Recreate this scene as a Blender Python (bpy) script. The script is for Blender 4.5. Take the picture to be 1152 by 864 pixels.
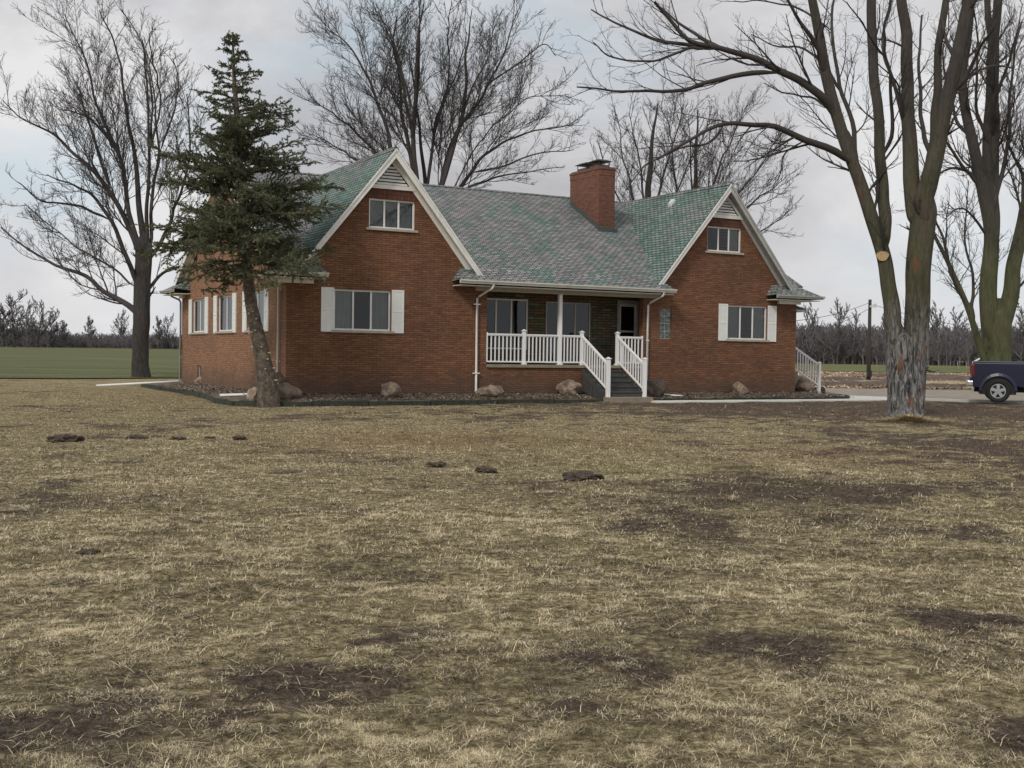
import bpy, bmesh, math, random
import numpy as np
from mathutils import Vector, Matrix
S = bpy.context.scene
for _o in list(bpy.data.objects): bpy.data.objects.remove(_o)
R = math.radians
# ------------------------------------------------------------------ camera
FPX, PITCH, ROLL = 1305.86, -0.02552, 0.01386
CAMZ = 1.65
cam_d = bpy.data.cameras.new('camera'); cam = bpy.data.objects.new('camera', cam_d)
S.collection.objects.link(cam); S.camera = cam
cam_d.sensor_width = 36; cam_d.lens = FPX/1152*36; cam_d.clip_end = 6000; cam_d.clip_start = 0.1
_fw = np.array([0, math.cos(PITCH), math.sin(PITCH)]); _up = np.array([0, -math.sin(PITCH), math.cos(PITCH)]); _rt = np.array([1., 0, 0])
_R = math.cos(ROLL)*_rt + math.sin(ROLL)*_up; _U = -math.sin(ROLL)*_rt + math.cos(ROLL)*_up
cam.matrix_world = Matrix(((_R[0], _U[0], -_fw[0], 0), (_R[1], _U[1], -_fw[1], 0), (_R[2], _U[2], -_fw[2], CAMZ), (0, 0, 0, 1)))
# ------------------------------------------------------------------ world, sun, exposure
W = bpy.data.worlds.new('World'); S.world = W; W.use_nodes = True
SUN_EL, SUN_AZ = R(40), R(-152)      # azimuth measured clockwise from +Y; sun behind the camera to the left
def build_world():
    nt = W.node_tree; N = nt.nodes; L = nt.links; N.clear()
    out = N.new('ShaderNodeOutputWorld'); bg = N.new('ShaderNodeBackground'); bg.inputs['Strength'].default_value = 0.1
    sky = N.new('ShaderNodeTexSky'); sky.sky_type = 'NISHITA'; sky.sun_disc = False
    sky.sun_elevation = SUN_EL; sky.sun_rotation = SUN_AZ; sky.dust_density = 2.0; sky.air_density = 1.0
    tc = N.new('ShaderNodeTexCoord')
    mp = N.new('ShaderNodeMapping'); mp.inputs['Scale'].default_value = (1, 1, 2.0)
    L.new(tc.outputs['Generated'], mp.inputs['Vector'])
    def noise(scale, detail, rough, off, dist=0.0):
        m = N.new('ShaderNodeMapping'); m.inputs['Location'].default_value = off; L.new(mp.outputs[0], m.inputs['Vector'])
        n = N.new('ShaderNodeTexNoise'); n.inputs['Scale'].default_value = scale; n.inputs['Detail'].default_value = detail
        n.inputs['Roughness'].default_value = rough; n.inputs['Distortion'].default_value = dist
        L.new(m.outputs[0], n.inputs['Vector']); return n.outputs['Fac']
    def ramp(f, stops):
        r = N.new('ShaderNodeValToRGB'); e = r.color_ramp.elements
        while len(e) < len(stops): e.new(0.5)
        for k, (p, c) in enumerate(stops): e[k].position = p; e[k].color = (*c, 1)
        L.new(f, r.inputs['Fac']); return r.outputs['Color']
    cover = ramp(noise(2.6, 6, .55, (3.1, 1.7, .4), .3), [(.38, (.38,)*3), (.53, (1,)*3)])
    tone = ramp(noise(2.6, 7, .6, (7.3, 4.1, 2.2), .4), [(.38, (4.0, 3.98, 4.15)), (.5, (5.2, 5.16, 5.3)), (.62, (6.6, 6.55, 6.6))])
    mix = N.new('ShaderNodeMix'); mix.data_type = 'RGBA'
    skyb = N.new('ShaderNodeMix'); skyb.data_type = 'RGBA'; skyb.inputs['Factor'].default_value = .9
    L.new(sky.outputs[0], skyb.inputs[6]); skyb.inputs[7].default_value = (4.3, 5.35, 6.05, 1)
    L.new(cover, mix.inputs['Factor']); L.new(skyb.outputs[2], mix.inputs[6]); L.new(tone, mix.inputs[7])
    # brighter thin cloud low over the horizon
    sep = N.new('ShaderNodeSeparateXYZ'); L.new(tc.outputs['Generated'], sep.inputs[0])
    hz = N.new('ShaderNodeMapRange'); hz.inputs[1].default_value = 0.0; hz.inputs[2].default_value = .14; hz.inputs[3].default_value = .7; hz.inputs[4].default_value = 0
    L.new(sep.outputs['Z'], hz.inputs[0])
    m2 = N.new('ShaderNodeMix'); m2.data_type = 'RGBA'; L.new(hz.outputs[0], m2.inputs['Factor']); L.new(mix.outputs[2], m2.inputs[6]); m2.inputs[7].default_value = (6.2, 6.2, 6.3, 1)
    L.new(m2.outputs[2], bg.inputs['Color']); L.new(bg.outputs[0], out.inputs['Surface'])
build_world()
sd = bpy.data.lights.new('sun', 'SUN'); sd.energy = 1.5; sd.angle = R(11); sd.color = (1, .94, .85)
sun = bpy.data.objects.new('sun', sd); S.collection.objects.link(sun)
_sd = Vector((math.sin(SUN_AZ)*math.cos(SUN_EL), math.cos(SUN_AZ)*math.cos(SUN_EL), math.sin(SUN_EL)))
sun.rotation_euler = (-_sd).to_track_quat('-Z', 'Y').to_euler()
S.view_settings.view_transform = 'Standard'; S.view_settings.look = 'None'; S.view_settings.gamma = 1; S.view_settings.use_curve_mapping = False
S.view_settings.exposure = 0.30
S.render.engine = 'CYCLES'

# ------------------------------------------------------------------ maths helpers
def at(x, y, Y):
    """the world point at depth Y seen at a photograph pixel (used to lay out trees at their real distance)"""
    d = _fw + (x-576)/FPX*_R - (y-432)/FPX*_U
    return np.array([0, 0, CAMZ]) + d*Y/d[1]
def on_ground(x, y, z=0.0):
    d = _fw + (x-576)/FPX*_R - (y-432)/FPX*_U
    return np.array([0, 0, CAMZ]) + d*(z-CAMZ)/d[2]
def sstep(t): t = np.clip(t, 0, 1); return t*t*(3-2*t)
def ground_z(x, y):
    x = np.asarray(x, float); y = np.asarray(y, float)
    near = .05*sstep((x+8)/16)*sstep((y-18)/15)
    a = 1.75+(.15-1.75)*sstep((x/np.maximum(y, 1)+.25)/.45)
    return near + a*np.clip((y-66)/234, 0, 1)
_rs = np.random.RandomState(5)
_lat = _rs.rand(8, 256, 256)
def vnoise(x, y, seed=0):
    g = _lat[seed % 8]; xi = np.floor(x).astype(int); yi = np.floor(y).astype(int); fx = x-xi; fy = y-yi
    fx = fx*fx*(3-2*fx); fy = fy*fy*(3-2*fy)
    def G(i, j): return g[i % 256, j % 256]
    return (G(xi, yi)*(1-fx)+G(xi+1, yi)*fx)*(1-fy) + (G(xi, yi+1)*(1-fx)+G(xi+1, yi+1)*fx)*fy
def fbm(x, y, sc, oct=4, seed=0):
    s = 0; a = .5; t = 0; x = np.asarray(x, float)*sc; y = np.asarray(y, float)*sc
    for k in range(oct): s = s+a*vnoise(x+17.3*k, y+9.1*k, seed+k); t += a; a *= .55; x = x*2.03; y = y*2.03
    return s/t
# ------------------------------------------------------------------ object helpers
def tag(o, label=None, cat=None, group=None, kind=None):
    if label: o['label'] = label
    if cat: o['category'] = cat
    if group: o['group'] = group
    if kind: o['kind'] = kind
    return o
def empty(name, loc=(0, 0, 0), rz=0, label=None, cat=None, group=None):
    o = bpy.data.objects.new(name, None); S.collection.objects.link(o); o.location = loc; o.rotation_euler = (0, 0, rz)
    o.empty_display_size = .3
    return tag(o, label, cat, group)
def copy_tree(o, parent=None):
    c = o.copy(); S.collection.objects.link(c)
    if parent is not None: c.parent = parent
    for ch in [q for q in bpy.data.objects if q.parent == o]: copy_tree(ch, c)
    return c
def np_mesh(name, V, quads=None, tris=None, smooth=False, col=None):
    me = bpy.data.meshes.new(name); V = np.asarray(V, np.float32)
    me.vertices.add(len(V)); me.vertices.foreach_set('co', V.ravel())
    nq = 0 if quads is None else len(quads); ntr = 0 if tris is None else len(tris)
    parts = []
    if nq: parts.append(np.asarray(quads, np.int32).ravel())
    if ntr: parts.append(np.asarray(tris, np.int32).ravel())
    lv = np.concatenate(parts); me.loops.add(len(lv)); me.loops.foreach_set('vertex_index', lv)
    me.polygons.add(nq+ntr)
    st = np.concatenate([np.arange(nq)*4, nq*4+np.arange(ntr)*3]).astype(np.int32)
    me.polygons.foreach_set('loop_start', st)
    if smooth: me.polygons.foreach_set('use_smooth', np.ones(nq+ntr, bool))
    if col is not None:
        a = me.color_attributes.new('tint', 'FLOAT_COLOR', 'POINT')
        c = np.ones((len(V), 4), np.float32); c[:, :3] = col; a.data.foreach_set('color', c.ravel())
    me.update(calc_edges=True); me.validate()
    return me
def link(name, me, mat, parent=None):
    o = bpy.data.objects.new(name, me); S.collection.objects.link(o)
    if mat is not None: me.materials.append(mat)
    if parent is not None: o.parent = parent
    return o
class MB:
    """collects faces and links them as one mesh object, with metric UVs laid along each face"""
    def __init__(s): s.v = []; s.f = []; s.m = []; s.sm = []
    def face(s, pts, m=0, sm=False):
        b = len(s.v); s.v += [tuple(float(c) for c in p) for p in pts]; s.f.append(tuple(range(b, b+len(pts)))); s.m.append(m); s.sm.append(sm)
    def box(s, x0, x1, y0, y1, z0, z1, m=0):
        P = [(x0, y0, z0), (x1, y0, z0), (x1, y1, z0), (x0, y1, z0), (x0, y0, z1), (x1, y0, z1), (x1, y1, z1), (x0, y1, z1)]
        s.hexa(P, m)
    def hexa(s, P, m=0):
        for q in ((0, 3, 2, 1), (4, 5, 6, 7), (0, 1, 5, 4), (1, 2, 6, 5), (2, 3, 7, 6), (3, 0, 4, 7)): s.face([P[i] for i in q], m)
    def bar(s, a, b, w, h, up=(0, 0, 1), m=0):
        a = Vector(a); b = Vector(b); t = (b-a).normalized(); u = Vector(up); n = t.cross(u).normalized(); u = n.cross(t).normalized()
        n = n*w/2; u = u*h/2
        s.hexa([a-n-u, a+n-u, b+n-u, b-n-u, a-n+u, a+n+u, b+n+u, b-n+u], m)
    def extrude(s, poly, off, m=0):
        """poly: planar 3-D points, off: vector"""
        off = Vector(off); A = [Vector(p) for p in poly]; B = [p+off for p in A]
        s.face(A[::-1], m); s.face(B, m)
        for i in range(len(A)):
            j = (i+1) % len(A); s.face([A[i], A[j], B[j], B[i]], m)
    def tube(s, pts, r, n=8, m=0, cap=True, sm=True):
        pts = [Vector(p) for p in pts]; rs = r if hasattr(r, '__len__') else [r]*len(pts); rings = []
        ref = Vector((0, 0, 1))
        for i, p in enumerate(pts):
            t = (pts[min(i+1, len(pts)-1)]-pts[max(i-1, 0)]).normalized()
            q = ref if abs(t.dot(ref)) < .95 else Vector((1, 0, 0))
            a = t.cross(q).normalized(); b = a.cross(t).normalized()
            rings.append([p+(a*math.cos(2*math.pi*k/n)+b*math.sin(2*math.pi*k/n))*rs[i] for k in range(n)])
        for i in range(len(pts)-1):
            for k in range(n):
                l = (k+1) % n; s.face([rings[i][k], rings[i][l], rings[i+1][l], rings[i+1][k]], m, sm)
        if cap: s.face(rings[0][::-1], m); s.face(rings[-1], m)
    def build(s, name, mats, parent=None, bevel=0, merge=True):
        me = bpy.data.meshes.new(name); me.from_pydata(s.v, [], s.f)
        if not isinstance(mats, (list, tuple)): mats = [mats]
        for q in mats: me.materials.append(q)
        me.polygons.foreach_set('material_index', s.m); me.polygons.foreach_set('use_smooth', s.sm)
        uv = me.uv_layers.new(name='uv')
        for p in me.polygons:
            n = p.normal
            t = Vector((-n.y, n.x, 0)) if (n.x*n.x+n.y*n.y) > 1e-6 else Vector((1, 0, 0))
            t.normalize(); b = n.cross(t)
            for li in p.loop_indices:
                c = me.vertices[me.loops[li].vertex_index].co; uv.data[li].uv = (c.dot(t), c.dot(b))
        o = bpy.data.objects.new(name, me); S.collection.objects.link(o)
        if parent is not None: o.parent = parent
        if merge:
            bm = bmesh.new(); bm.from_mesh(me); bmesh.ops.remove_doubles(bm, verts=bm.verts, dist=1e-5); bmesh.ops.recalc_face_normals(bm, faces=bm.faces)
            bm.to_mesh(me); bm.free()
        if bevel:
            md = o.modifiers.new('bevel', 'BEVEL'); md.width = bevel; md.segments = 2; md.limit_method = 'ANGLE'; md.angle_limit = R(40)
        return o
# ------------------------------------------------------------------ materials
class NT:
    def __init__(s, name):
        s.mat = bpy.data.materials.new(name); s.mat.use_nodes = True; s.nt = s.mat.node_tree; s.N = s.nt.nodes; s.L = s.nt.links
        s.b = s.N['Principled BSDF']; s.out = s.N['Material Output']
    def set(s, k, v):
        if hasattr(v, 'links'): s.L.new(v, s.b.inputs[k])
        else: s.b.inputs[k].default_value = (*v, 1) if (hasattr(v, '__len__') and len(v) == 3) else v
        return s
    def inp(s, node, k, v):
        if hasattr(v, 'links'): s.L.new(v, node.inputs[k])
        else: node.inputs[k].default_value = (*v, 1) if (hasattr(v, '__len__') and len(v) == 3 and node.inputs[k].type == 'RGBA') else v
    def coord(s, kind='Object', scale=(1, 1, 1), rot=(0, 0, 0), loc=(0, 0, 0)):
        if kind == 'uv':
            n = s.N.new('ShaderNodeUVMap'); n.uv_map = 'uv'; o = n.outputs[0]
        else:
            n = s.N.new('ShaderNodeTexCoord'); o = n.outputs[kind]
        m = s.N.new('ShaderNodeMapping'); s.L.new(o, m.inputs[0]); m.inputs['Scale'].default_value = scale; m.inputs['Rotation'].default_value = rot; m.inputs['Location'].default_value = loc
        return m.outputs[0]
    def noise(s, vec, scale, detail=4, rough=.55, dist=0):
        n = s.N.new('ShaderNodeTexNoise'); s.L.new(vec, n.inputs['Vector']); n.inputs['Scale'].default_value = scale
        n.inputs['Detail'].default_value = detail; n.inputs['Roughness'].default_value = rough; n.inputs['Distortion'].default_value = dist; return n.outputs['Fac']
    def ramp(s, f, stops):
        r = s.N.new('ShaderNodeValToRGB'); e = r.color_ramp.elements
        while len(e) < len(stops): e.new(.5)
        for k, (p, c) in enumerate(stops):
            if not hasattr(c, '__len__'): c = (c,)*3
            e[k].position = p; e[k].color = (*c, 1)
        s.L.new(f, r.inputs[0]); return r.outputs['Color']
    def mix(s, f, a, b, mode='MIX'):
        n = s.N.new('ShaderNodeMix'); n.data_type = 'RGBA'; n.blend_type = mode
        s.inp(n, 'Factor', f)
        for i, v in ((6, a), (7, b)):
            if hasattr(v, 'links'): s.L.new(v, n.inputs[i])
            else: n.inputs[i].default_value = (*v, 1) if hasattr(v, '__len__') else (v, v, v, 1)
        return n.outputs[2]
    def math(s, op, a, b=0.0):
        n = s.N.new('ShaderNodeMath'); n.operation = op; s.inp(n, 0, a); s.inp(n, 1, b); return n.outputs[0]
    def attr(s, name):
        n = s.N.new('ShaderNodeVertexColor'); n.layer_name = name; return n.outputs['Color']
    def sep(s, v):
        n = s.N.new('ShaderNodeSeparateXYZ'); s.L.new(v, n.inputs[0]); return n.outputs
    def bump(s, h, strength=.5, dist=.02):
        n = s.N.new('ShaderNodeBump'); n.inputs['Strength'].default_value = strength; n.inputs['Distance'].default_value = dist; s.L.new(h, n.inputs['Height']); s.L.new(n.outputs[0], s.b.inputs['Normal']); return s
    def brick(s, vec, c1, c2, mort, w, h, ms, bias=0, off=.5, smooth=.1):
        n = s.N.new('ShaderNodeTexBrick'); s.L.new(vec, n.inputs['Vector'])
        for k, v in (('Color1', c1), ('Color2', c2), ('Mortar', mort)): s.inp(n, k, v)
        n.inputs['Scale'].default_value = 1; n.inputs['Mortar Size'].default_value = ms; n.inputs['Mortar Smooth'].default_value = smooth
        n.inputs['Bias'].default_value = bias; n.inputs['Brick Width'].default_value = w; n.inputs['Row Height'].default_value = h; n.offset = off
        return n
def brick_mat(name, c1, c2, mort, dark=.25, w=.29, h=.070, ms=.010):
    m = NT(name); uv = m.coord('uv')
    n1 = m.noise(m.coord('uv', scale=(2.2, 9, 1)), 1.6, 5, .7)
    b = m.brick(uv, c1, c2, mort, w, h, ms)
    big = m.noise(m.coord('uv', loc=(5, 3, 0)), .55, 4, .6)
    c = m.mix(.75, b.outputs['Color'], m.ramp(n1, [(.33, .55), (.5, .95), (.68, 1.35)]), 'MULTIPLY')
    c = m.mix(.7, c, m.ramp(big, [(.35, (1-dark,)*3), (.62, (1.1, 1.08, 1.02))]), 'MULTIPLY')
    spk = m.noise(m.coord('uv', scale=(3.3, 11.7, 1)), 3.0, 2, .5)
    c = m.mix(m.ramp(spk, [(.62, 0.), (.70, .55)]), c, (.06, .035, .03))
    # a faint pale bloom of efflorescence
    ef = m.noise(m.coord('uv', loc=(9, 2, 0), scale=(1, .6, 1)), 1.1, 5, .65)
    c = m.mix(m.ramp(ef, [(.60, 0.), (.78, .14)]), c, (.42, .36, .28))
    zz = m.math('ADD', m.sep(uv)[1], m.math('MULTIPLY', m.noise(m.coord('uv', loc=(1, 7, 0)), 1.4, 5, .7), -1.3))
    c = m.mix(m.ramp(m.math('ADD', zz, .45), [(.0, .55), (.55, 0.)]), c, (.075, .055, .042))
    m.set('Base Color', c).set('Roughness', .9)
    inv = m.math('SUBTRACT', 1.0, b.outputs['Fac'])
    h_ = m.math('ADD', inv, m.math('MULTIPLY', n1, .4))
    m.bump(h_, .8, .02); return m.mat
def shingle_mat(name, green_lo, green_hi, base, gcol, mcol):
    m = NT(name); uv = m.coord('uv')
    wob = m.noise(m.coord('uv', scale=(1, 1, 1)), .9, 3, .5)
    b = m.brick(uv, (0, 0, 0), (1, 1, 1), (0.5, .5, .5), .26, .135, .0)
    rnd = b.outputs['Color']
    b2 = m.brick(uv, (1.1, 1.1, 1.1), (.62, .62, .62), (.13, .13, .14), .26, .135, .022, smooth=.2)
    big = m.noise(m.coord('uv', loc=(2.3, 1.1, 0), scale=(1, .75, 1)), .5, 5, .62, .4)
    # share of green tabs grows where the patch noise is high
    gsh = m.math('ADD', m.math('MULTIPLY', rnd, .42), m.math('MULTIPLY', big, 1.0))
    gm = m.ramp(gsh, [(green_lo, 0.), (green_hi, 1.)])
    rough = m.noise(uv, 26, 3, .7)
    base_c = m.mix(m.ramp(m.noise(m.coord('uv', scale=(3.2, 7, 1), loc=(4, 4, 0)), 1.3, 3, .7), [(.35, 0.), (.65, 1.)]), base, mcol)
    c = m.mix(gm, base_c, gcol)
    c = m.mix(1.0, c, b2.outputs['Color'], 'MULTIPLY')
    c = m.mix(.8, c, m.ramp(rough, [(.3, .6), (.7, 1.35)]), 'MULTIPLY')
    c = m.mix(.6, c, m.ramp(wob, [(.35, .82), (.65, 1.12)]), 'MULTIPLY')
    m.set('Base Color', c).set('Roughness', .95)
    sep = m.sep(uv); saw = m.math('FRACT', m.math('DIVIDE', sep[1], .135))
    hh = m.math('ADD', m.math('MULTIPLY', m.math('SUBTRACT', 1.0, saw), .7), m.math('MULTIPLY', rough, .3))
    m.bump(hh, .8, .02); return m.mat
def plain(name, col, rough=.6, var=.12, scale=6, bump=0, metal=0, dirt=None):
    m = NT(name); v = m.coord('Object'); n = m.noise(v, scale, 4, .6)
    c = m.mix(1.0, col, m.ramp(n, [(.3, 1-var), (.7, 1+var*.6)]), 'MULTIPLY')
    if dirt is not None:
        d = m.noise(m.coord('Object', scale=(1, 1, .35), loc=(3, 1, 2)), 1.7, 5, .7); c = m.mix(m.ramp(d, [(.5, 0.), (.75, .5)]), c, dirt)
    m.set('Base Color', c).set('Roughness', rough).set('Metallic', metal)
    if bump: m.bump(m.noise(v, scale*6, 3, .6), bump, .01)
    return m.mat
M = {}
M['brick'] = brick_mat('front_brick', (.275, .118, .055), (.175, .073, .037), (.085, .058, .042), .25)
M['brick_side'] = brick_mat('side_brick_lit', (.36, .172, .092), (.26, .122, .066), (.17, .125, .085), .15)  # paler copy of the front brick: this wall's stronger light is in the colour
M['brick_red'] = brick_mat('chimney_brick', (.23, .080, .045), (.15, .052, .034), (.16, .11, .09), .2, w=.21, h=.075)
M['shingle'] = shingle_mat('grey_green_shingle', .66, .90, (.31, .305, .305), (.21, .31, .27), (.30, .265, .27))
M['shingle_green'] = shingle_mat('green_shingle', .42, .76, (.27, .28, .275), (.20, .30, .26), (.25, .24, .24))
M['white'] = plain('white_paint', (.82, .81, .78), .5, .08, 5, dirt=(.50, .48, .42))
M['vinyl'] = plain('white_vinyl', (.86, .86, .86), .35, .03, 5)
M['cream'] = plain('aged_white_metal', (.68, .67, .61), .45, .08, 4, dirt=(.36, .35, .29))
M['frieze'] = plain('tan_frieze', (.40, .37, .29), .6, .12, 5)
M['grey_trim'] = plain('grey_weathered_shaded_trim', (.42, .42, .40), .6, .15, 6, dirt=(.22, .22, .21))
M['shutter'] = plain('shutter_paint', (.80, .81, .78), .5, .05, 6)
M['stone_sill'] = plain('limestone_sill', (.42, .38, .30), .8, .15, 8, .3)
M['concrete'] = plain('concrete', (.66, .65, .61), .85, .12, 5, .4)
M['slab'] = plain('porch_slab', (.27, .23, .17), .85, .2, 5, .4)
M['dark_step'] = plain('dark_grey_steps', (.065, .068, .065), .7, .25, 7, .4)
M['dark'] = plain('dark_metal', (.02, .02, .022), .5, .1, 8)
M['flash'] = plain('roof_flashing', (.07, .085, .085), .5, .2, 8)
M['galv'] = plain('galvanised_vent', (.62, .62, .62), .45, .1, 5)
M['wire'] = plain('black_wire', (.03, .03, .032), .6)
M['curtain'] = plain('pale_curtain', (.52, .52, .51), .9, .1, 3)
M['red_curtain'] = plain('dark_red_curtain', (.16, .02, .035), .9, .1, 3)
M['interior'] = plain('room_interior', (.045, .04, .038), .9, .1, 2)
M['mulch'] = plain('mulch_soil', (.15, .12, .092), 1.0, .65, 4, 1.0, dirt=(.07, .05, .04))
def glass_mat():
    m = NT('window_glass'); N, L = m.N, m.L
    g = N.new('ShaderNodeBsdfGlossy'); g.inputs['Roughness'].default_value = .015; g.inputs['Color'].default_value = (.9, .93, .95, 1)
    t = N.new('ShaderNodeBsdfTransparent'); t.inputs['Color'].default_value = (.62, .66, .66, 1)
    lw = N.new('ShaderNodeFresnel'); lw.inputs['IOR'].default_value = 1.6
    wv = m.noise(m.coord('Object'), 1.6, 2, .5)
    bp = N.new('ShaderNodeBump'); bp.inputs['Strength'].default_value = .06; bp.inputs['Distance'].default_value = .05; L.new(wv, bp.inputs['Height']); L.new(bp.outputs[0], g.inputs['Normal'])
    mx = N.new('ShaderNodeMixShader'); L.new(m.math('MULTIPLY', lw.outputs[0], 1.0), mx.inputs[0]); L.new(t.outputs[0], mx.inputs[1]); L.new(g.outputs[0], mx.inputs[2]); L.new(mx.outputs[0], m.out.inputs['Surface'])
    return m.mat
M['glass'] = glass_mat()
def ledge_mat():
    m = NT('porch_stone'); uv = m.coord('uv')
    b = m.brick(uv, (0, 0, 0), (1, 1, 1), (.5, .5, .5), .42, .10, 0); b2 = m.brick(uv, (1, 1, 1), (.75, .75, .75), (.2, .2, .2), .42, .10, .012)
    n = m.noise(m.coord('uv', scale=(1.3, 4, 1)), 2.0, 4, .7)
    c = m.ramp(m.math('ADD', m.math('MULTIPLY', b.outputs['Color'], .6), m.math('MULTIPLY', n, .45)), [(.2, (.05, .046, .04)), (.4, (.13, .14, .06)), (.55, (.21, .10, .06)), (.65, (.09, .09, .065)), (.85, (.26, .24, .19))])
    c = m.mix(1.0, c, b2.outputs['Color'], 'MULTIPLY'); m.set('Base Color', c).set('Roughness', .9); m.bump(b.outputs['Color'], .5, .02); return m.mat
M['ledge'] = ledge_mat()
def rock_mat(name, c1, c2):
    m = NT(name); v = m.coord('Object'); n = m.noise(v, 3.5, 6, .7); n2 = m.noise(v, 14, 5, .75)
    c = m.mix(m.ramp(n, [(.42, 0.), (.56, 1.)]), c1, c2); c = m.mix(.9, c, m.ramp(n2, [(.35, .4), (.62, 1.4)]), 'MULTIPLY')
    m.set('Base Color', c).set('Roughness', .9); m.bump(n2, 1.0, .06); return m.mat
M['rock_tan'] = rock_mat('tan_fieldstone', (.34, .25, .18), (.19, .14, .11))
M['rock_pink'] = rock_mat('pinkish_granite', (.40, .31, .24), (.17, .125, .095))
M['rock_dark'] = rock_mat('dark_brown_stone', (.12, .09, .065), (.065, .05, .04))
def bark_mat(name, kind):
    m = NT(name); v = m.coord('Object')
    ridg = m.noise(m.coord('Object', scale=(1, 1, .2)), 13 if kind != 'far' else 4, 6, .7, .8)
    fine = m.noise(v, 30, 4, .7)
    if kind == 'maple':
        low = m.ramp(ridg, [(.40, (.022, .020, .020)), (.50, (.14, .135, .135)), (.64, (.36, .355, .36))])
        hi = m.ramp(m.noise(m.coord('Object', scale=(1, 1, .3)), 2.0, 5, .6), [(.30, (.042, .042, .026)), (.5, (.085, .082, .046)), (.62, (.08, .068, .05)), (.72, (.14, .072, .042))])
        hi = m.mix(.8, hi, m.ramp(ridg, [(.3, .55), (.65, 1.3)]), 'MULTIPLY')
        z = m.sep(v)[2]
        zz = m.math('ADD', z, m.math('MULTIPLY', m.noise(v, 2.2, 4, .7), 1.8))
        f = m.ramp(m.math('DIVIDE', zz, 10.0), [(.25, 0.), (.45, 1.)])
        top = m.ramp(m.math('DIVIDE', z, 20.0), [(.28, 0.), (.48, 1.)])
        hi = m.mix(top, hi, m.mix(1.0, (.058, .050, .044), m.ramp(ridg, [(.3, .6), (.65, 1.3)]), 'MULTIPLY'))
        c = m.mix(f, low, hi)
        og = m.noise(m.coord('Object', loc=(3, 3, 1), scale=(1, 1, .4)), 2.2, 3, .6)
        c = m.mix(m.math('MULTIPLY', m.ramp(og, [(.6, 0.), (.68, .6)]), m.math('SUBTRACT', 1.0, top)), c, (.19, .075, .03))
        st, ds = 1.0, .06
    elif kind == 'mossy':
        z = m.sep(v)[2]
        hi = m.ramp(m.noise(m.coord('Object', scale=(1, 1, .3)), 2.0, 5, .6), [(.32, (.042, .044, .024)), (.55, (.082, .086, .038)), (.7, (.10, .088, .062))])
        top = m.ramp(m.math('DIVIDE', z, 20.0), [(.30, 0.), (.5, 1.)])
        c = m.mix(top, hi, (.05, .044, .04)); c = m.mix(.8, c, m.ramp(ridg, [(.3, .55), (.65, 1.3)]), 'MULTIPLY'); st, ds = 1.0, .05
    elif kind == 'spruce':
        c = m.ramp(m.noise(v, 7, 5, .75), [(.3, (.03, .024, .02)), (.5, (.10, .078, .06)), (.68, (.22, .18, .14))]); st, ds = 1.0, .04
    elif kind == 'dark':
        c = m.ramp(ridg, [(.3, (.018, .016, .016)), (.6, (.06, .052, .048)), (.75, (.10, .088, .08))]); st, ds = 1.0, .05
    else:
        c = m.mix(1.0, (.075, .066, .066), m.ramp(fine, [(.3, .7), (.7, 1.3)]), 'MULTIPLY'); st, ds = .3, .02
    m.set('Base Color', c).set('Roughness', .95)
    m.bump(m.math('ADD', ridg, m.math('MULTIPLY', fine, .35)), st, ds); return m.mat
M['bark_maple'] = bark_mat('silver_maple_bark', 'maple'); M['bark_mossy'] = bark_mat('mossy_bark', 'mossy')
M['bark_spruce'] = bark_mat('spruce_bark', 'spruce'); M['bark_dark'] = bark_mat('dark_bark', 'dark'); M['bark_far'] = bark_mat('far_bark', 'far')
M['twig'] = plain('twig_bark', (.05, .042, .038), .9, .3, 2); M['twig_dark'] = plain('dark_twig_bark', (.058, .050, .048), .9, .3, 2)
M['cutwood'] = plain('cut_wood', (.45, .31, .17), .9, .2, 14, .3)
def tinted(name, rough=.8, trans=0.0, base=(1, 1, 1), spec=.3):
    m = NT(name); c = m.mix(1.0, m.attr('tint'), base, 'MULTIPLY'); m.set('Base Color', c).set('Roughness', rough).set('Specular IOR Level', spec)
    return m.mat
M['grass'] = tinted('dry_grass_blades', .75); M['needle'] = tinted('spruce_needles', .7, spec=.2)
# ------------------------------------------------------------------ ground
def patch_from_px(cx, cy, rx, ry, s, seed=0):
    c = on_ground(cx, cy); a = on_ground(cx+rx, cy); b = on_ground(cx, cy-ry); d = on_ground(cx, cy+ry)
    return (c[0], (b[1]+d[1])/2, abs(a[0]-c[0]), abs(b[1]-d[1])/2, s)
SOIL = [patch_from_px(*a) for a in [(830, 551, 210, 13, .95), (760, 592, 70, 9, .6), (1090, 602, 70, 14, .7), (670, 752, 125, 30, .8), (850, 728, 100, 22, .8),
    (1080, 703, 100, 20, .85), (1130, 835, 70, 25, .7), (1010, 466, 330, 14, 1.3), (1110, 508, 130, 24, 1.0), (330, 765, 120, 32, .8), (500, 742, 90, 22, .7), (165, 748, 40, 14, .6),
    (15, 582, 40, 12, .7), (40, 828, 70, 30, .6), (30, 680, 80, 20, .4), (450, 650, 60, 10, .45), (860, 800, 60, 15, .5), (560, 822, 90, 14, .4), (200, 640, 70, 8, .4), (620, 790, 90, 20, .5)]]
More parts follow.
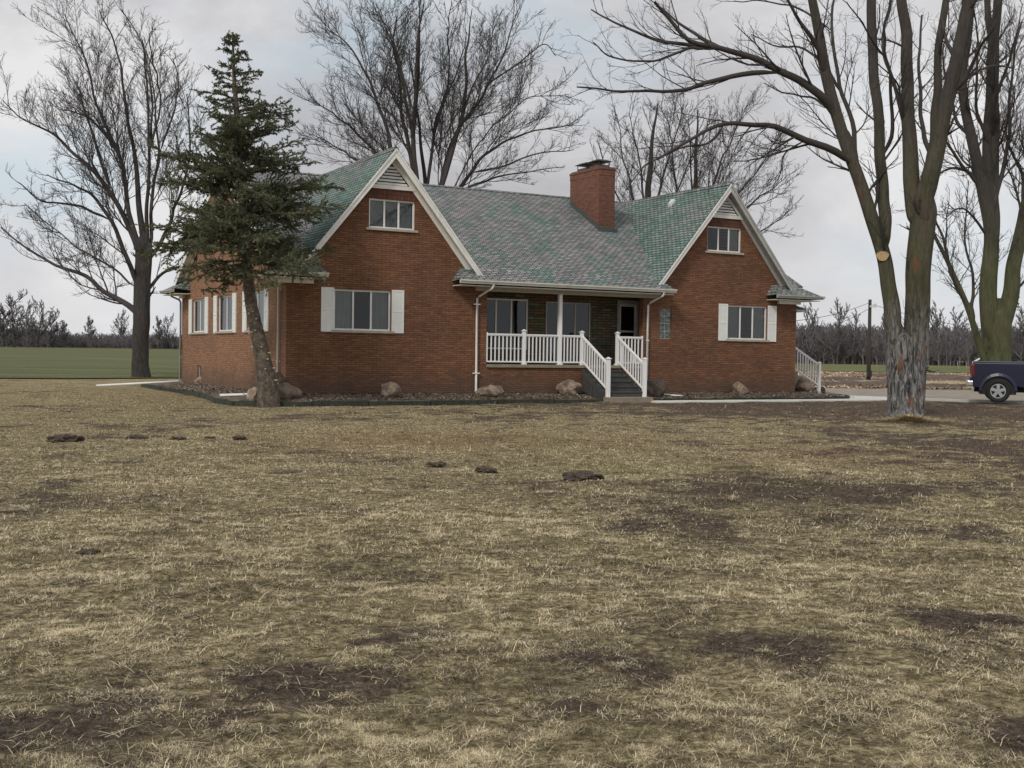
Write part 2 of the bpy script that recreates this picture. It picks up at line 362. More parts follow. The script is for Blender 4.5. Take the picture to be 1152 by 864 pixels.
def soil_amount(x, y):
    x = np.asarray(x, float); y = np.asarray(y, float)
    wx = (fbm(x, y, .9, 3, 1)-.5)*1.6; wy = (fbm(x, y, .9, 3, 4)-.5)*1.6
    s = np.zeros(np.broadcast(x, y).shape)
    for cx, cy, rx, ry, a in SOIL:
        d = ((x+wx*min(rx, 1.2)-cx)/rx)**2+((y+wy*min(ry, 1.5)-cy)/ry)**2
        s = np.maximum(s, a*np.exp(-d*1.1))
    s = s*.85; b = fbm(x, y, .55, 5, 2); f = fbm(x, y, 2.6, 4, 3)
    g = sstep((b-.50)/.18)*.35 + sstep((f-.50)/.16)*.38
    h = fbm(x, y, 7.5, 3, 5); return np.clip(s*(.1+.9*sstep((f*.5+h*.5-.32)/.3)+.25)+g+(h-.5)*.25, 0, 1)
def axis(lo, hi, step, far_lo, far_hi, gr):
    a = list(np.arange(lo, hi+1e-6, step)); st = step
    while a[-1] < far_hi: st *= gr; a.append(a[-1]+st)
    st = step
    while a[0] > far_lo: st *= gr; a.insert(0, a[0]-st)
    return np.array(a)
def grid_mesh(name, X, Y, Z, mat, col=None):
    ny, nx = X.shape; V = np.stack([X, Y, Z], -1).reshape(-1, 3); i = np.arange(ny*nx).reshape(ny, nx)
    q = np.stack([i[:-1, :-1], i[:-1, 1:], i[1:, 1:], i[1:, :-1]], -1).reshape(-1, 4)
    o = link(name, np_mesh(name, V, q, smooth=True, col=None if col is None else col.reshape(-1, 3)), mat); return o
def lawn_mat():
    m = NT('winter_lawn'); v = m.coord('Object'); a = m.sep(m.attr('tint'))
    f1 = m.noise(v, 1.3, 6, .7); f2 = m.noise(v, 14, 5, .75, .5); f3 = m.math('ADD', m.math('MULTIPLY', m.noise(v, 60, 3, .8, 1.), .55), m.math('MULTIPLY', m.noise(v, 190, 3, .8, 1.5), .45))
    straw = m.ramp(f2, [(.30, (.055, .042, .026)), (.44, (.23, .18, .10)), (.54, (.46, .375, .215)), (.64, (.80, .68, .42))])
    olive = m.ramp(f2, [(.3, (.055, .045, .024)), (.48, (.22, .18, .095)), (.64, (.50, .42, .235))])
    c = m.mix(m.ramp(f1, [(.40, 0.), (.62, .8)]), straw, olive)
    soil = m.ramp(f2, [(.3, (.036, .025, .021)), (.5, (.115, .082, .064)), (.7, (.25, .185, .14))])
    sa = m.math('ADD', a[0], m.math('MULTIPLY', m.math('SUBTRACT', m.noise(v, 5, 5, .7), .5), .9))
    c = m.mix(m.ramp(sa, [(.30, 0.), (.62, .92)]), c, soil)
    c = m.mix(m.math('MULTIPLY', a[1], m.ramp(f2, [(.4, .1), (.6, .8)])), c, (.34, .15, .085))
    c = m.mix(m.math('MULTIPLY', a[2], m.ramp(f3, [(.35, .2), (.6, .7)])), c, (.19, .20, .055))
    c = m.mix(.95, c, m.ramp(f3, [(.36, .35), (.5, .95), (.62, 1.7)]), 'MULTIPLY')
    m.set('Base Color', c).set('Roughness', 1.0).set('Specular IOR Level', .1)
    m.bump(m.math('ADD', f2, m.math('MULTIPLY', f3, .5)), 1.0, .05); return m.mat
def tint_patch(x, y, lst):
    s = np.zeros(x.shape)
    for a in lst:
        cx, cy, rx, ry, k = patch_from_px(*a); s = np.maximum(s, k*np.exp(-(((x-cx)/rx)**2+((y-cy)/ry)**2)))
    return s
xs = axis(-16, 19, .22, -1800, 1800, 1.07); ys = axis(3, 46, .22, -400, 3200, 1.05)
GX, GY = np.meshgrid(xs, ys); nearw = np.clip((60-np.hypot(GX, GY))/20, 0, 1)
GZ = ground_z(GX, GY) + nearw*((fbm(GX, GY, 1.6, 4, 6)-.5)*.10) 
soil = soil_amount(GX, GY)
red = tint_patch(GX, GY, [(480, 497, 150, 12, .8), (900, 515, 150, 14, .4), (300, 510, 80, 8, .4), (700, 500, 90, 10, .4)])
grn = tint_patch(GX, GY, [(700, 526, 110, 6, .7), (560, 500, 120, 8, .45), (880, 545, 90, 6, .3)])
tag(grid_mesh('lawn', GX, GY, GZ, lawn_mat(), np.stack([soil, red, grn], -1)), kind='structure')
def sheet(name, A, B, nt, ns, off, mat, kind='structure', wob=0):
    A = np.array(A, float); B = np.array(B, float)
    def res(P):
        d = np.r_[0, np.cumsum(np.hypot(*np.diff(P, axis=0).T))]; t = np.linspace(0, d[-1], nt); return np.stack([np.interp(t, d, P[:, k]) for k in (0, 1)], -1)
    a, b = res(A), res(B); s = np.linspace(0, 1, ns)[:, None, None]; P = a[None]*(1-s)+b[None]*s; X, Y = P[..., 0], P[..., 1]
    if wob:
        e = (fbm(X, Y, .35, 3, 5)-.5)*wob; Y = Y+e*np.clip(1-np.minimum(s[..., 0], 1-s[..., 0])*6, 0, 1)
    return tag(grid_mesh(name, X, Y, ground_z(X, Y)+off, mat), kind=kind)
def field_mat(name, c1, c2, c3, sc=(.05, .4)):
    m = NT(name); n = m.noise(m.coord('Object', scale=(sc[0], sc[1], 1)), 1, 6, .7); f = m.noise(m.coord('Object'), 2.5, 5, .8)
    c = m.ramp(n, [(.3, c1), (.5, c2), (.72, c3)]); c = m.mix(.8, c, m.ramp(f, [(.3, .6), (.7, 1.35)]), 'MULTIPLY'); m.set('Base Color', c).set('Roughness', 1.0).set('Specular IOR Level', .1); m.bump(f, 1, .1); return m.mat
M['wheat'] = field_mat('winter_wheat', (.10, .105, .05), (.125, .14, .065), (.22, .20, .11))
M['stubble'] = field_mat('stubble_ground', (.13, .085, .055), (.34, .245, .15), (.50, .38, .26), (.25, .9))
M['farfield'] = field_mat('far_grass', (.12, .125, .055), (.15, .16, .07), (.27, .21, .12), (.03, .12))
def gravel_mat():
    m = NT('gravel'); v = m.coord('Object'); n = m.noise(v, 1.1, 4, .6); f = m.noise(v, 22, 4, .8)
    c = m.ramp(f, [(.3, (.18, .15, .12)), (.55, (.38, .33, .27)), (.75, (.55, .49, .42))]); c = m.mix(.7, c, m.ramp(n, [(.35, .7), (.65, 1.15)]), 'MULTIPLY')
    m.set('Base Color', c).set('Roughness', 1.0); m.bump(f, 1, .03); return m.mat
M['gravel'] = gravel_mat()
sheet('wheat_field', [(-900, 62), (-60, 61), (-25, 60), (-20, 66), (-4, 72)], [(-1100, 900), (-400, 900), (-260, 900), (-150, 900), (-20, 900)], 160, 120, .06, M['wheat'], wob=3)
sheet('stubble_ground', [(13.5, 60), (26, 60), (42, 54), (95, 40)], [(35, 141), (58, 142), (90, 142), (300, 142)], 90, 60, .035, M['stubble'], wob=2)
sheet('far_grass_field', [(35, 138), (58, 139), (90, 140), (300, 140)], [(60, 300), (110, 310), (170, 310), (500, 310)], 70, 40, .09, M['farfield'], wob=6)
DRV_F = [(13.6, 48.0), (16, 46.1), (19.2, 43.6), (30, 36.5), (46, 28)]
sheet('gravel_driveway', DRV_F, [(14.5, 61), (20, 61.3), (27, 60.2), (42, 55), (90, 41)], 70, 24, .055, M['gravel'], wob=0)
def kerb():
    mb = MB(); P = [np.array(p, float) for p in DRV_F]
    for a, b in zip(P[:-1], P[1:]):
        for s in np.linspace(0, 1, 6)[:-1]:
            p = a+(b-a)*s; q = a+(b-a)*(s+.2); z = float(ground_z(*p)); z2 = float(ground_z(*q)); n = (b-a)/np.hypot(*(b-a)); n = np.array([n[1], -n[0]])*.2
            mb.hexa([(*p, z-.1), (*(p+n), z-.1), (*(q+n), z2-.1), (*q, z2-.1), (*p, z+.10), (*(p+n), z+.095), (*(q+n), z2+.095), (*q, z2+.10)])
    tag(mb.build('driveway_kerb', M['concrete']), kind='structure')
kerb()
# low banks of turned dark soil beyond the drive
def bank(x0, y0, x1, y1, w, h, seed, mat):
    n = 60; t = np.linspace(0, 1, n)[:, None]; s = np.linspace(-1, 1, 13)[None, :]
    d = np.array([x1-x0, y1-y0]); d = d/np.hypot(*d); nn = np.array([-d[1], d[0]])
    X = x0+(x1-x0)*t+nn[0]*s*w; Y = y0+(y1-y0)*t+nn[1]*s*w
    prof = np.clip(1-s*s, 0, 1)*np.clip(np.minimum(t, 1-t)*8, 0, 1)
    Z = ground_z(X, Y)+.0+prof*h*(.35+1.2*fbm(X, Y, .9, 4, seed))
    tag(grid_mesh('soil_bank', X, Y, Z, mat), kind='structure')
M['dark_soil'] = plain('turned_dark_soil', (.13, .092, .068), 1, .5, 2.5, 1.0)
M['straw_ground'] = plain('straw_litter', (.40, .31, .19), 1, .4, 2.5, 1.0)
bank(14, 68, 25, 70, 1.6, .30, 1, M['dark_soil']); bank(23, 69, 38, 66, 1.2, .22, 2, M['dark_soil']); bank(16, 84, 30, 82, 1.6, .28, 3, M['dark_soil'])
bank(28, 88, 46, 92, 1.4, .30, 4, M['dark_soil']); bank(21, 75, 36, 77, 2.2, .22, 5, M['straw_ground']); bank(24, 63.5, 34, 61.5, 1.2, .25, 6, M['straw_ground'])
bank(30, 104, 56, 104, 1.6, .3, 2, M['dark_soil'])
# ------------------------------------------------------------------ house (own frame: x along the front, y back, z up)
TH = .5021
HX, HY, HZ = -7.091, 36.344, .333
house = empty('brick_house', (HX, HY, HZ), TH, 'red brick house with twin front gables, grey green shingle roof and white railed porch', 'house')
def h2w(u, v, z=0.0):
    return np.array([HX+u*math.cos(TH)-v*math.sin(TH), HY+u*math.sin(TH)+v*math.cos(TH), HZ+z])
LU, RU, DEP = 0.0, 21.01, 14.06      # front corners and depth
C1, C2 = 3.5, 17.28                  # gable centres
PL, PR = 7.07, 13.58                 # porch opening
APEX, SL1, SL2 = 7.97, 1.235, 1.2
class Fr:
    """a wall frame: s along the wall, t up, d outwards"""
    def __init__(s, o, a, n): s.o = Vector(o); s.a = Vector(a); s.n = Vector(n)
    def p(s, S_, t, d=0.0): return s.o+s.a*S_+Vector((0, 0, t))+s.n*d
    def box(s, mb, s0, s1, t0, t1, d0, d1, m=0):
        p = s.p; mb.hexa([p(s0, t0, d1), p(s1, t0, d1), p(s1, t0, d0), p(s0, t0, d0), p(s0, t1, d1), p(s1, t1, d1), p(s1, t1, d0), p(s0, t1, d0)], m)
FRONT = Fr((0, 0, 0), (1, 0, 0), (0, -1, 0)); SIDE = Fr((0, 0, 0), (0, 1, 0), (-1, 0, 0)); RIGHT = Fr((RU, 0, 0), (0, 1, 0), (1, 0, 0)); PORCH = Fr((0, 1.6, 0), (1, 0, 0), (0, -1, 0)); BACK = Fr((0, DEP, 0), (1, 0, 0), (0, 1, 0))
def wall(mb, F, s0, s1, top, breaks, holes, base=-.35, rev=.11, m=0):
    ss = sorted(set([s0, s1]+[b for b in breaks if s0 < b < s1]+[h[i] for h in holes for i in (0, 1)]))
    for a, b in zip(ss[:-1], ss[1:]):
        mid = (a+b)/2; hs = sorted([h for h in holes if h[0] <= mid <= h[1]], key=lambda h: h[2]); z = base
        for h in hs: mb.face([F.p(a, z), F.p(b, z), F.p(b, h[2]), F.p(a, h[2])], m); z = h[3]
        mb.face([F.p(a, z), F.p(b, z), F.p(b, top(b)), F.p(a, top(a))], m)
    for h in holes:
        a, b, c, d = h
        for P in ([(a, c), (b, c)], [(b, c), (b, d)], [(b, d), (a, d)], [(a, d), (a, c)]):
            (x, y), (x2, y2) = P; mb.face([F.p(x, y), F.p(x2, y2), F.p(x2, y2, -rev), F.p(x, y, -rev)], m)
V_IN = .03
g1 = lambda s: min(7.86-SL1*abs(s-C1), 7.86); g2 = lambda s: min(7.86-SL2*abs(s-C2), 7.86)
WIN_LO = [(1.57, 3.53, 2.02, 3.33), (17.52, 19.50, 2.02, 3.33)]
WIN_UP = [(2.73, 4.35, 5.36, 6.31), (16.49, 18.13, 5.36, 6.31)]
GB = (14.32, 14.86, 1.97, 3.12)
mb = MB()
wall(mb, FRONT, LU, PL, g1, [C1], [WIN_LO[0], WIN_UP[0]])
wall(mb, FRONT, PR, RU, g2, [C2], [WIN_LO[1], WIN_UP[1], GB])
wall(mb, FRONT, PL, PR, lambda s: .86, [], [])
# porch jambs, side returns and lintel
for a, b in ((PL, -1), (PR, 1)):
    mb.face([(a, 0, .9), (a, .28, .9), (a, .28, 3.6), (a, 0, 3.6)]); i = a+b*.45 if b < 0 else 14.75
    mb.face([(a, .28, .9), (i, .28, .9), (i, .28, 3.6), (a, .28, 3.6)]); mb.face([(i, .28, .9), (i, 1.6, .9), (i, 1.6, 3.6), (i, .28, 3.6)])
mb.build('front_wall', M['brick'], house, merge=False)
mb = MB(); SW = [(2.27, 4.37, 2.02, 3.33), (6.16, 8.33, 2.02, 3.33), (10.13, 12.28, 2.02, 3.33)]; BW = (10.75, 11.35, -.05, .72)
sideg = lambda s: 7.80-.545*abs(s-7.03)
wall(mb, SIDE, 0, DEP, sideg, [7.03], SW+[BW]); mb.build('side_wall', M['brick_side'], house, merge=False)
mb = MB(); wall(mb, RIGHT, 0, DEP, sideg, [7.03], [(1.55, 2.5, .98, 3.05)]); wall(mb, BACK, LU, RU, lambda s: 3.9, [], []); mb.build('rear_wall', M['brick'], house, merge=False)
# soldier courses over the upper windows
for c, sl in ((C1, SL1), (C2, SL2)):
    m_ = NT('soldier_course'); b = m_.brick(m_.coord('uv', rot=(0, 0, R(90))), (.17, .058, .036), (.10, .034, .024), (.055, .035, .028), .34, .085, .012, off=0); m_.set('Base Color', b.outputs['Color']).set('Roughness', .9)
    mb = MB(); w0 = (7.62-6.315)/sl; w1 = (7.62-6.64)/sl
    FRONT_pts = [FRONT.p(c-w0, 6.315, .004), FRONT.p(c+w0, 6.315, .004), FRONT.p(c+w1, 6.64, .004), FRONT.p(c-w1, 6.64, .004)]
    mb.extrude(FRONT_pts, (0, .01, 0)); mb.build('soldier_course', m_.mat, house)
# interior: a floor, a ceiling and cross walls so the rooms read dark behind the glass
mb = MB(); mb.box(.1, RU-.1, .3, DEP-.1, .75, .85); 
for (a, b, c, d) in ((.12, 6.5, .2, 13.9), (14.9, 20.9, .2, 13.9)): mb.box(a, b, c, d, 4.0, 4.1)
mb.box(.12, 6.5, 3.6, 3.7, .85, 4.0); mb.box(6.55, 6.62, .3, 13.9, .85, 4.0); mb.box(14.8, 14.9, .3, 13.9, .85, 4.0); mb.box(14.9, 20.9, 3.6, 3.7, .85, 4.0); mb.box(6.7, 14.7, 5.4, 5.5, .85, 3.6)
mb.box(3.4, 3.5, 3.7, 13.9, .85, 4.0); mb.box(2.6, 4.45, 1.6, 1.7, 4.4, 6.4); mb.box(16.3, 18.3, 1.6, 1.7, 4.4, 6.4)
mb.build('room_partition', M['interior'], house)
# ---- windows
def window(F, a, b, c, d, lites, name='window', curtains=(), sill=True, dep=.08, frame='white', rail=None, cm=None):
    f = MB(); w = .055
    F.box(f, a, b, d-w, d, -dep-.04, -dep+.02); F.box(f, a, b, c, c+w, -dep-.04, -dep+.02)
    F.box(f, a, a+w, c+w, d-w, -dep-.04, -dep+.02); F.box(f, b-w, b, c+w, d-w, -dep-.04, -dep+.02)
    xs_ = [a+w+(b-a-2*w)*k/lites for k in range(lites+1)]
    for x in xs_[1:-1]: F.box(f, x-.028, x+.028, c+w, d-w, -dep-.035, -dep+.012)
    if rail: F.box(f, a+w, b-w, rail-.03, rail+.03, -dep-.035, -dep+.012)
    o = f.build(name, M[frame], house)
    for k in range(lites):
        g = MB(); g.face([F.p(xs_[k]+.01, c+w-.01, -dep-.012), F.p(xs_[k+1]-.01, c+w-.01, -dep-.012), F.p(xs_[k+1]-.01, d-w+.01, -dep-.012), F.p(xs_[k]+.01, d-w+.01, -dep-.012)])
        g.f = [f_ if F.a.cross(Vector((0, 0, 1))).dot(F.n) > 0 else f_[::-1] for f_ in g.f]; g.build('pane', M['glass'], o, merge=False)
        if k in curtains:
            q = MB(); n = 14; x0, x1 = xs_[k]+.0, xs_[k+1]-.0; prev = None
            for i in range(n+1):
                x = x0+(x1-x0)*i/n; dd = -dep-.09-.022*math.sin(i*2.3+k)
                if prev: q.face([F.p(prev[0], c+.03, prev[1]), F.p(x, c+.03, dd), F.p(x, d, dd), F.p(prev[0], d, prev[1])])
                prev = (x, dd)
            q.build('curtain', M[cm[k] if cm else 'curtain'], o)
    if sill:
        q = MB(); F.box(q, a-.10, b+.10, c-.075, c-.002, -.10, .06); q.build('sill', M['stone_sill'], o)
    return o
def shutter(F, a, b, c, d):
    q = MB(); F.box(q, a, b, c, d, .004, .022); w = .05
    F.box(q, a, a+w, c, d, .022, .04); F.box(q, b-w, b, c, d, .022, .04)
    for z in (c, (c+d)/2-.03, d-.06): F.box(q, a+w, b-w, z, z+.06, .022, .039)
    z = c+.08
    while z < d-.08:
        if abs(z-(c+d)/2) > .05: 
            q.face([F.p(a+w, z, .034), F.p(b-w, z, .034), F.p(b-w, z+.04, .024), F.p(a+w, z+.04, .024)])
        z += .045
    q.build('shutter', M['shutter'], house, merge=False)
for k, w in enumerate(WIN_LO):
    window(FRONT, *w, 3, curtains=(0, 2))
    shutter(FRONT, w[0]-.44, w[0]-.01, 1.96, 3.37); shutter(FRONT, w[1]+.02, w[1]+.45, 1.96, 3.37)
window(FRONT, *WIN_UP[0], 3, curtains=(0, 1, 2)); window(FRONT, *WIN_UP[1], 3, curtains=(2,))
for k, w in enumerate(SW):
    window(SIDE, *w, 2, curtains=((0, 1), (), (0,))[k], cm=(['curtain', 'curtain'], None, ['curtain', 'red_curtain'])[k])
    shutter(SIDE, w[0]-.46, w[0]-.01, 1.96, 3.37); shutter(SIDE, w[1]+.01, w[1]+.46, 1.96, 3.37)
window(SIDE, *BW, 1, name='basement_window', sill=False, frame='grey_trim')
# glass block light
def block_mat():
    m = NT('glass_block'); n = m.noise(m.coord('uv'), 7, 3, .6); m.set('Base Color', m.ramp(n, [(.35, (.05, .06, .05)), (.6, (.16, .19, .18)), (.72, (.4, .43, .42))])).set('Roughness', .12); m.bump(n, .6, .03); return m.mat
q = MB(); f = MB()
for i in range(2):
    for j in range(4):
        a = GB[0]+.02+i*.26; c = GB[2]+.02+j*.2825; FRONT.box(q, a+.012, a+.245, c+.012, c+.265, -.09, -.045)
FRONT.box(f, GB[0], GB[1], GB[2], GB[3], -.10, -.06)
gbo = f.build('glass_block_window', M['grey_trim'], house); q.build('glass_blocks', block_mat(), gbo, bevel=.012)
# ---- louvred gable vents
def louvre(c, sl):
    z0 = 6.66; f = MB(); top = 7.60; w = (top-z0)/sl
    P = lambda x, z, d: FRONT.p(c+x, z, d)
    f.extrude([P(-w-.09, z0-.02, .05), P(w+.09, z0-.02, .05), P(w-.02, z0+.11, .05), P(-w+.02, z0+.11, .05)], (0, .045, 0))
    for s in (-1, 1):
        f.extrude([P(s*(w-.02), z0+.11, .045), P(s*(w-.09), z0+.11, .045), P(0, top-.12, .045), P(0, top+.02, .045)], (0, .04, 0))
    o = f.build('gable_vent', M['white'], house)
    bk = MB(); bk.face([P(-w+.06, z0+.08, .012), P(w-.06, z0+.08, .012), P(0, top-.06, .012)]); bk.build('vent_back', M['dark'], o)
    s_ = MB(); z = z0+.12
    while z < top-.2:
        ww = (top-.10-z)/sl-.03
        s_.hexa([P(-ww, z, .052), P(ww, z, .052), P(ww, z+.012, .052), P(-ww, z+.012, .052), P(-ww+.02, z+.062, .018), P(ww-.02, z+.062, .018), P(ww-.03, z+.074, .018), P(-ww+.03, z+.074, .018)]) if ww > .05 else None
        z += .105
    s_.build('louvre_slats', M['white'], o)
louvre(C1, SL1); louvre(C2, SL2)
# ---- roof
EZ, EV, RIDGE, RV = 3.80, -.66, 8.02, 7.03
msl = (RIDGE-4.17)/(RV+.02)
def main_z(v): return 4.17+(v+.02)*msl if v <= RV else 4.17+(2*RV-v+.02)*msl
mb = MB(); UO = .34
mb.extrude([(LU-UO, .03, 4.17+.05*msl), (RU+UO, .03, 4.17+.05*msl), (RU+UO, RV, RIDGE), (LU-UO, RV, RIDGE)], (0, 0, -.07))
mb.extrude([(LU-UO, RV, RIDGE), (RU+UO, RV, RIDGE), (RU+UO, DEP+.02, 4.17), (LU-UO, DEP+.02, 4.17)], (0, 0, -.07))
# pent strips over the eaves: porch, gable returns wrapping the corners
def strip(u0, u1, h0=0, h1=0, m=0):   # h: hip inset at the upper edge
    mb.extrude([(u0, EV, EZ), (u1, EV, EZ), (u1-h1, -.002, 4.19), (u0+h0, -.002, 4.19)], (0, 0, -.05))
    for a_, b_ in ((u0, u0+h0), (u1, u1-h1)): mb.face([(a_, EV, EZ-.01), (a_, -.003, EZ-.05), (b_, -.003, 4.18)])
strip(5.72, 14.50, .28, .28); strip(LU-.66, 1.10, .66, .30); strip(19.40, RU+.66, .30, .66)
for (u, s) in ((LU, -1), (RU, 1)):
    for v0, v1, ha, hb in ((EV, .75, .64, .30), (DEP+.66, DEP-1.5, -.64, -.3)):
        mb.extrude([(u+s*.66, v0, EZ), (u+s*.66, v1, EZ), (u, v1-hb, 4.175), (u, v0+ha, 4.175)], (0, 0, -.05)); mb.face([(u+s*.66, v1, EZ-.01), (u+s*.003, v1, EZ-.05), (u+s*.003, v1-hb, 4.17)])
mb.extrude([(LU-.66, DEP+.66, EZ), (RU+.66, DEP+.66, EZ), (RU, DEP+.02, 4.175), (LU, DEP+.02, 4.175)], (0, 0, -.05))
roof = mb.build('roof', M['shingle'], house, merge=False)
for (c, sl, mt) in ((C1, SL1, 'shingle_green'), (C2, SL2, 'shingle_green')):
    mb = MB(); hw_ = (APEX-3.95)/sl; v0 = -.38
    for s in (-1, 1):
        mb.extrude([(c, v0, APEX), (c, RV, APEX+.03), (c+s*hw_, RV, 3.95), (c+s*hw_, v0, 3.95)], (0, 0, -.07))
    mb.build('gable_roof', M[mt], roof, merge=False)
# ridge caps
mb = MB()
for k in range(int((RU+.6)/.3)):
    u = LU-.32+k*.3
    mb.face([(u, RV-.14, RIDGE-.055), (u+.29, RV-.14, RIDGE-.055), (u+.29, RV, RIDGE+.028), (u, RV, RIDGE+.02)]); mb.face([(u, RV+.14, RIDGE-.055), (u+.29, RV+.14, RIDGE-.055), (u+.29, RV, RIDGE+.028), (u, RV, RIDGE+.02)])
for c, sl in ((C1, SL1), (C2, SL2)):
    for k in range(24):
        v = -.38+k*.3
        for s in (-1, 1): mb.face([(c+s*.11, v, APEX-.105), (c+s*.11, v+.29, APEX-.105), (c, v+.29, APEX+.035), (c, v, APEX+.03)])
mb.build('ridge_cap', M['shingle'], roof, merge=False)
# barge boards with soffit and frieze
def barge(c, sl, mat_r, names='barge_board'):
    L_ = math.sqrt(1+sl*sl)
    for s, mt in ((-1, 'white'), (1, mat_r)):
        mb = MB(); hw_ = (APEX-.05-3.93)/sl; dz = .30
        def P(x, z, v): return (c+s*x, v, z)
        top = APEX-.045
        mb.extrude([P(0, top, -.38), P(hw_, 3.95-.02, -.38), P(hw_-.10/sl, 3.95-dz+.13, -.38), P(0, top-dz, -.38)], (0, .03, 0))       # outer board
        mb.extrude([P(0, top-.06, -.345), P(hw_, 3.87, -.345), P(hw_, 3.83, -.345), P(0, top-.10, -.345)], (0, .345, 0))             # soffit
        mb.extrude([P(0, top-.10, -.035), P(hw_-.03, 3.86, -.035), P(hw_-.19, 3.78, -.035), P(0, top-.36, -.035)], (0, .03, 0))      # frieze on the wall
        mb.extrude([P(0, top+.0, -.41), P(hw_, 3.94, -.41), P(hw_, 3.86, -.41), P(0, top-.08, -.41)], (0, .03, 0))                   # top moulding
        mb.build(names, M[mt], house, merge=False)
barge(C1, SL1, 'white'); barge(C2, SL2, 'grey_trim')  # right gable's right-hand board is grey: its shaded side painted in
for u, s in ((LU, -1), (RU, 1)):
    for v1 in (-.02, 2*RV+.02):
        mb = MB(); a = (u+s*.34, v1, 4.10); b = (u+s*.34, RV, RIDGE-.07)
        mb.extrude([a, b, (b[0], b[1], b[2]-.24), (a[0], a[1], a[2]-.24)], (s*-.03, 0, 0)); mb.extrude([(u+s*.31, a[1], a[2]-.03), (u+s*.31, b[1], b[2]-.03), (u, b[1], b[2]-.03), (u, a[1], a[2]-.03)], (0, 0, -.03))
        mb.extrude([(u+s*.02, a[1], a[2]-.06), (u+s*.02, b[1], b[2]-.06), (u+s*.02, b[1], b[2]-.34), (u+s*.02, a[1], a[2]-.34)], (s*.02, 0, 0)); mb.build('rake_board', M['white'], house)
# ---- gutters, soffits and frieze boxes
def gutter_piece(mb, a, b, o, caps=True):
    """K-style gutter from a to b; o: outward unit vector"""
    a = Vector(a); b = Vector(b); o = Vector(o); z = Vector((0, 0, 1))
    prof = [(0, 0), (.075, 0), (.085, .03), (.125, .085), (.125, .125), (.112, .125), (.112, .09), (.07, .02), (.012, .02), (.012, .125), (0, .125)]
    A = [a+o*x+z*y for x, y in prof]; B = [b+o*x+z*y for x, y in prof]
    for i in range(len(A)-1): mb.face([A[i], B[i], B[i+1], A[i+1]])
    for Q in (A, B): mb.face([Q[0], Q[1], Q[2], Q[3], Q[4], Q[10]])
def eave(name, runs, soff, fr, gm='cream'):
    mb = MB()
    for r in runs: gutter_piece(mb, *r)
    o = mb.build(name, M[gm], house, merge=False)
    mb = MB()
    for x0, x1, y0, y1 in soff: mb.box(x0, x1, y0, y1, 3.585, 3.61)
    mb.build('soffit', M['cream'], o)
    mb = MB()
    for x0, x1, y0, y1 in fr: mb.box(x0, x1, y0, y1, 3.46, 3.585)
    mb.build('frieze_board', M['frieze'] if name == 'gutter' and gm == 'cream' and len(runs) == 1 else M['white'], o)
GZ0 = 3.655
eave('gutter', [((5.70, EV, GZ0), (14.52, EV, GZ0), (0, -1, 0))], [(5.75, 14.47, EV+.01, -.005)], [(6.6, 14.2, -.10, -.006)])
eave('gutter', [((LU-.66, EV, GZ0), (1.12, EV, GZ0), (0, -1, 0)), ((LU-.66, EV-.12, GZ0), (LU-.66, .80, GZ0), (-1, 0, 0))], [(LU-.655, 1.05, EV+.01, -.005), (LU-.655, -.005, -.004, .76)], [(LU-.13, .85, -.12, -.006), (LU-.12, -.006, -.006, .5)])
eave('gutter', [((19.38, EV, GZ0), (RU+.66, EV, GZ0), (0, -1, 0)), ((RU+.66, EV-.12, GZ0), (RU+.66, .80, GZ0), (1, 0, 0))], [(19.45, RU+.655, EV+.01, -.005), (RU+.005, RU+.655, -.004, .76)], [(20.0, RU+.12, -.12, -.006)], gm='grey_trim')
eave('gutter', [((LU-.66, DEP-1.5, GZ0), (LU-.66, DEP+.78, GZ0), (-1, 0, 0)), ((LU-.66, DEP+.66, GZ0), (RU+.66, DEP+.66, GZ0), (0, 1, 0))], [(LU-.655, -.005, DEP-1.5, DEP+.65), (0, RU+.6, DEP+.005, DEP+.65)], [(LU-.12, -.006, DEP-.5, DEP+.1)], gm='grey_trim')
# ---- chimney
def chimney():
    u0, u1, v0, v1, zt = 14.13, 14.90, 4.0, 6.2, 8.86
    mb = MB(); mb.box(u0, u1, v0, v1, 5.5, zt-.30); mb.box(u0-.012, u1+.012, v0-.012, v1+.012, zt-.30, zt-.08); mb.box(u0-.03, u1+.03, v0-.03, v1+.03, zt-.08, zt)
    o = mb.build('chimney', M['brick_red'], roof)
    mb = MB(); mb.box(u0+.02, u1-.02, v0+.02, v1-.02, zt, zt+.05); mb.build('chimney_crown', M['flash'], o)
    mb = MB()
    for (a, b) in ((4.25, 4.85), (5.15, 5.85)):
        mb.box(u0+.15, u1-.15, a, b, zt+.03, zt+.16)
    mb.build('flue', M['brick_red'], o)
    mb = MB(); 
    for (a, b) in ((4.15, 5.0), (5.05, 5.95)):
        h = zt+.30; mb.hexa([(u0+.02, a, h), (u1-.02, a, h), (u1-.02, b, h), (u0+.02, b, h), (u0+.2, a+.2, h+.09), (u1-.2, a+.2, h+.09), (u1-.2, b-.2, h+.09), (u0+.2, b-.2, h+.09)])
        for x in (u0+.14, u1-.14):
            for y in (a+.1, b-.1): mb.box(x-.012, x+.012, y-.012, y+.012, zt+.03, h)
    mb.build('chimney_cap', M['dark'], o)
    mb = MB(); n = 11            # stepped flashing down the left side
    for k in range(n):
        v = v0+(v1-v0)*k/n; v2 = v0+(v1-v0)*(k+1)/n; z = main_z(v)
        mb.box(u0-.010, u0-.002, v-.02, v2, z-.02, main_z(v2)+.13)
    mb.box(u0-.05, u1+.05, v0-.16, v0-.004, main_z(v0-.1)-.02, main_z(v0)+.03); mb.box(u0, u1, v0-.010, v0-.003, main_z(v0)-.1, main_z(v0)+.12)
    mb.build('flashing', M['flash'], o)
chimney()
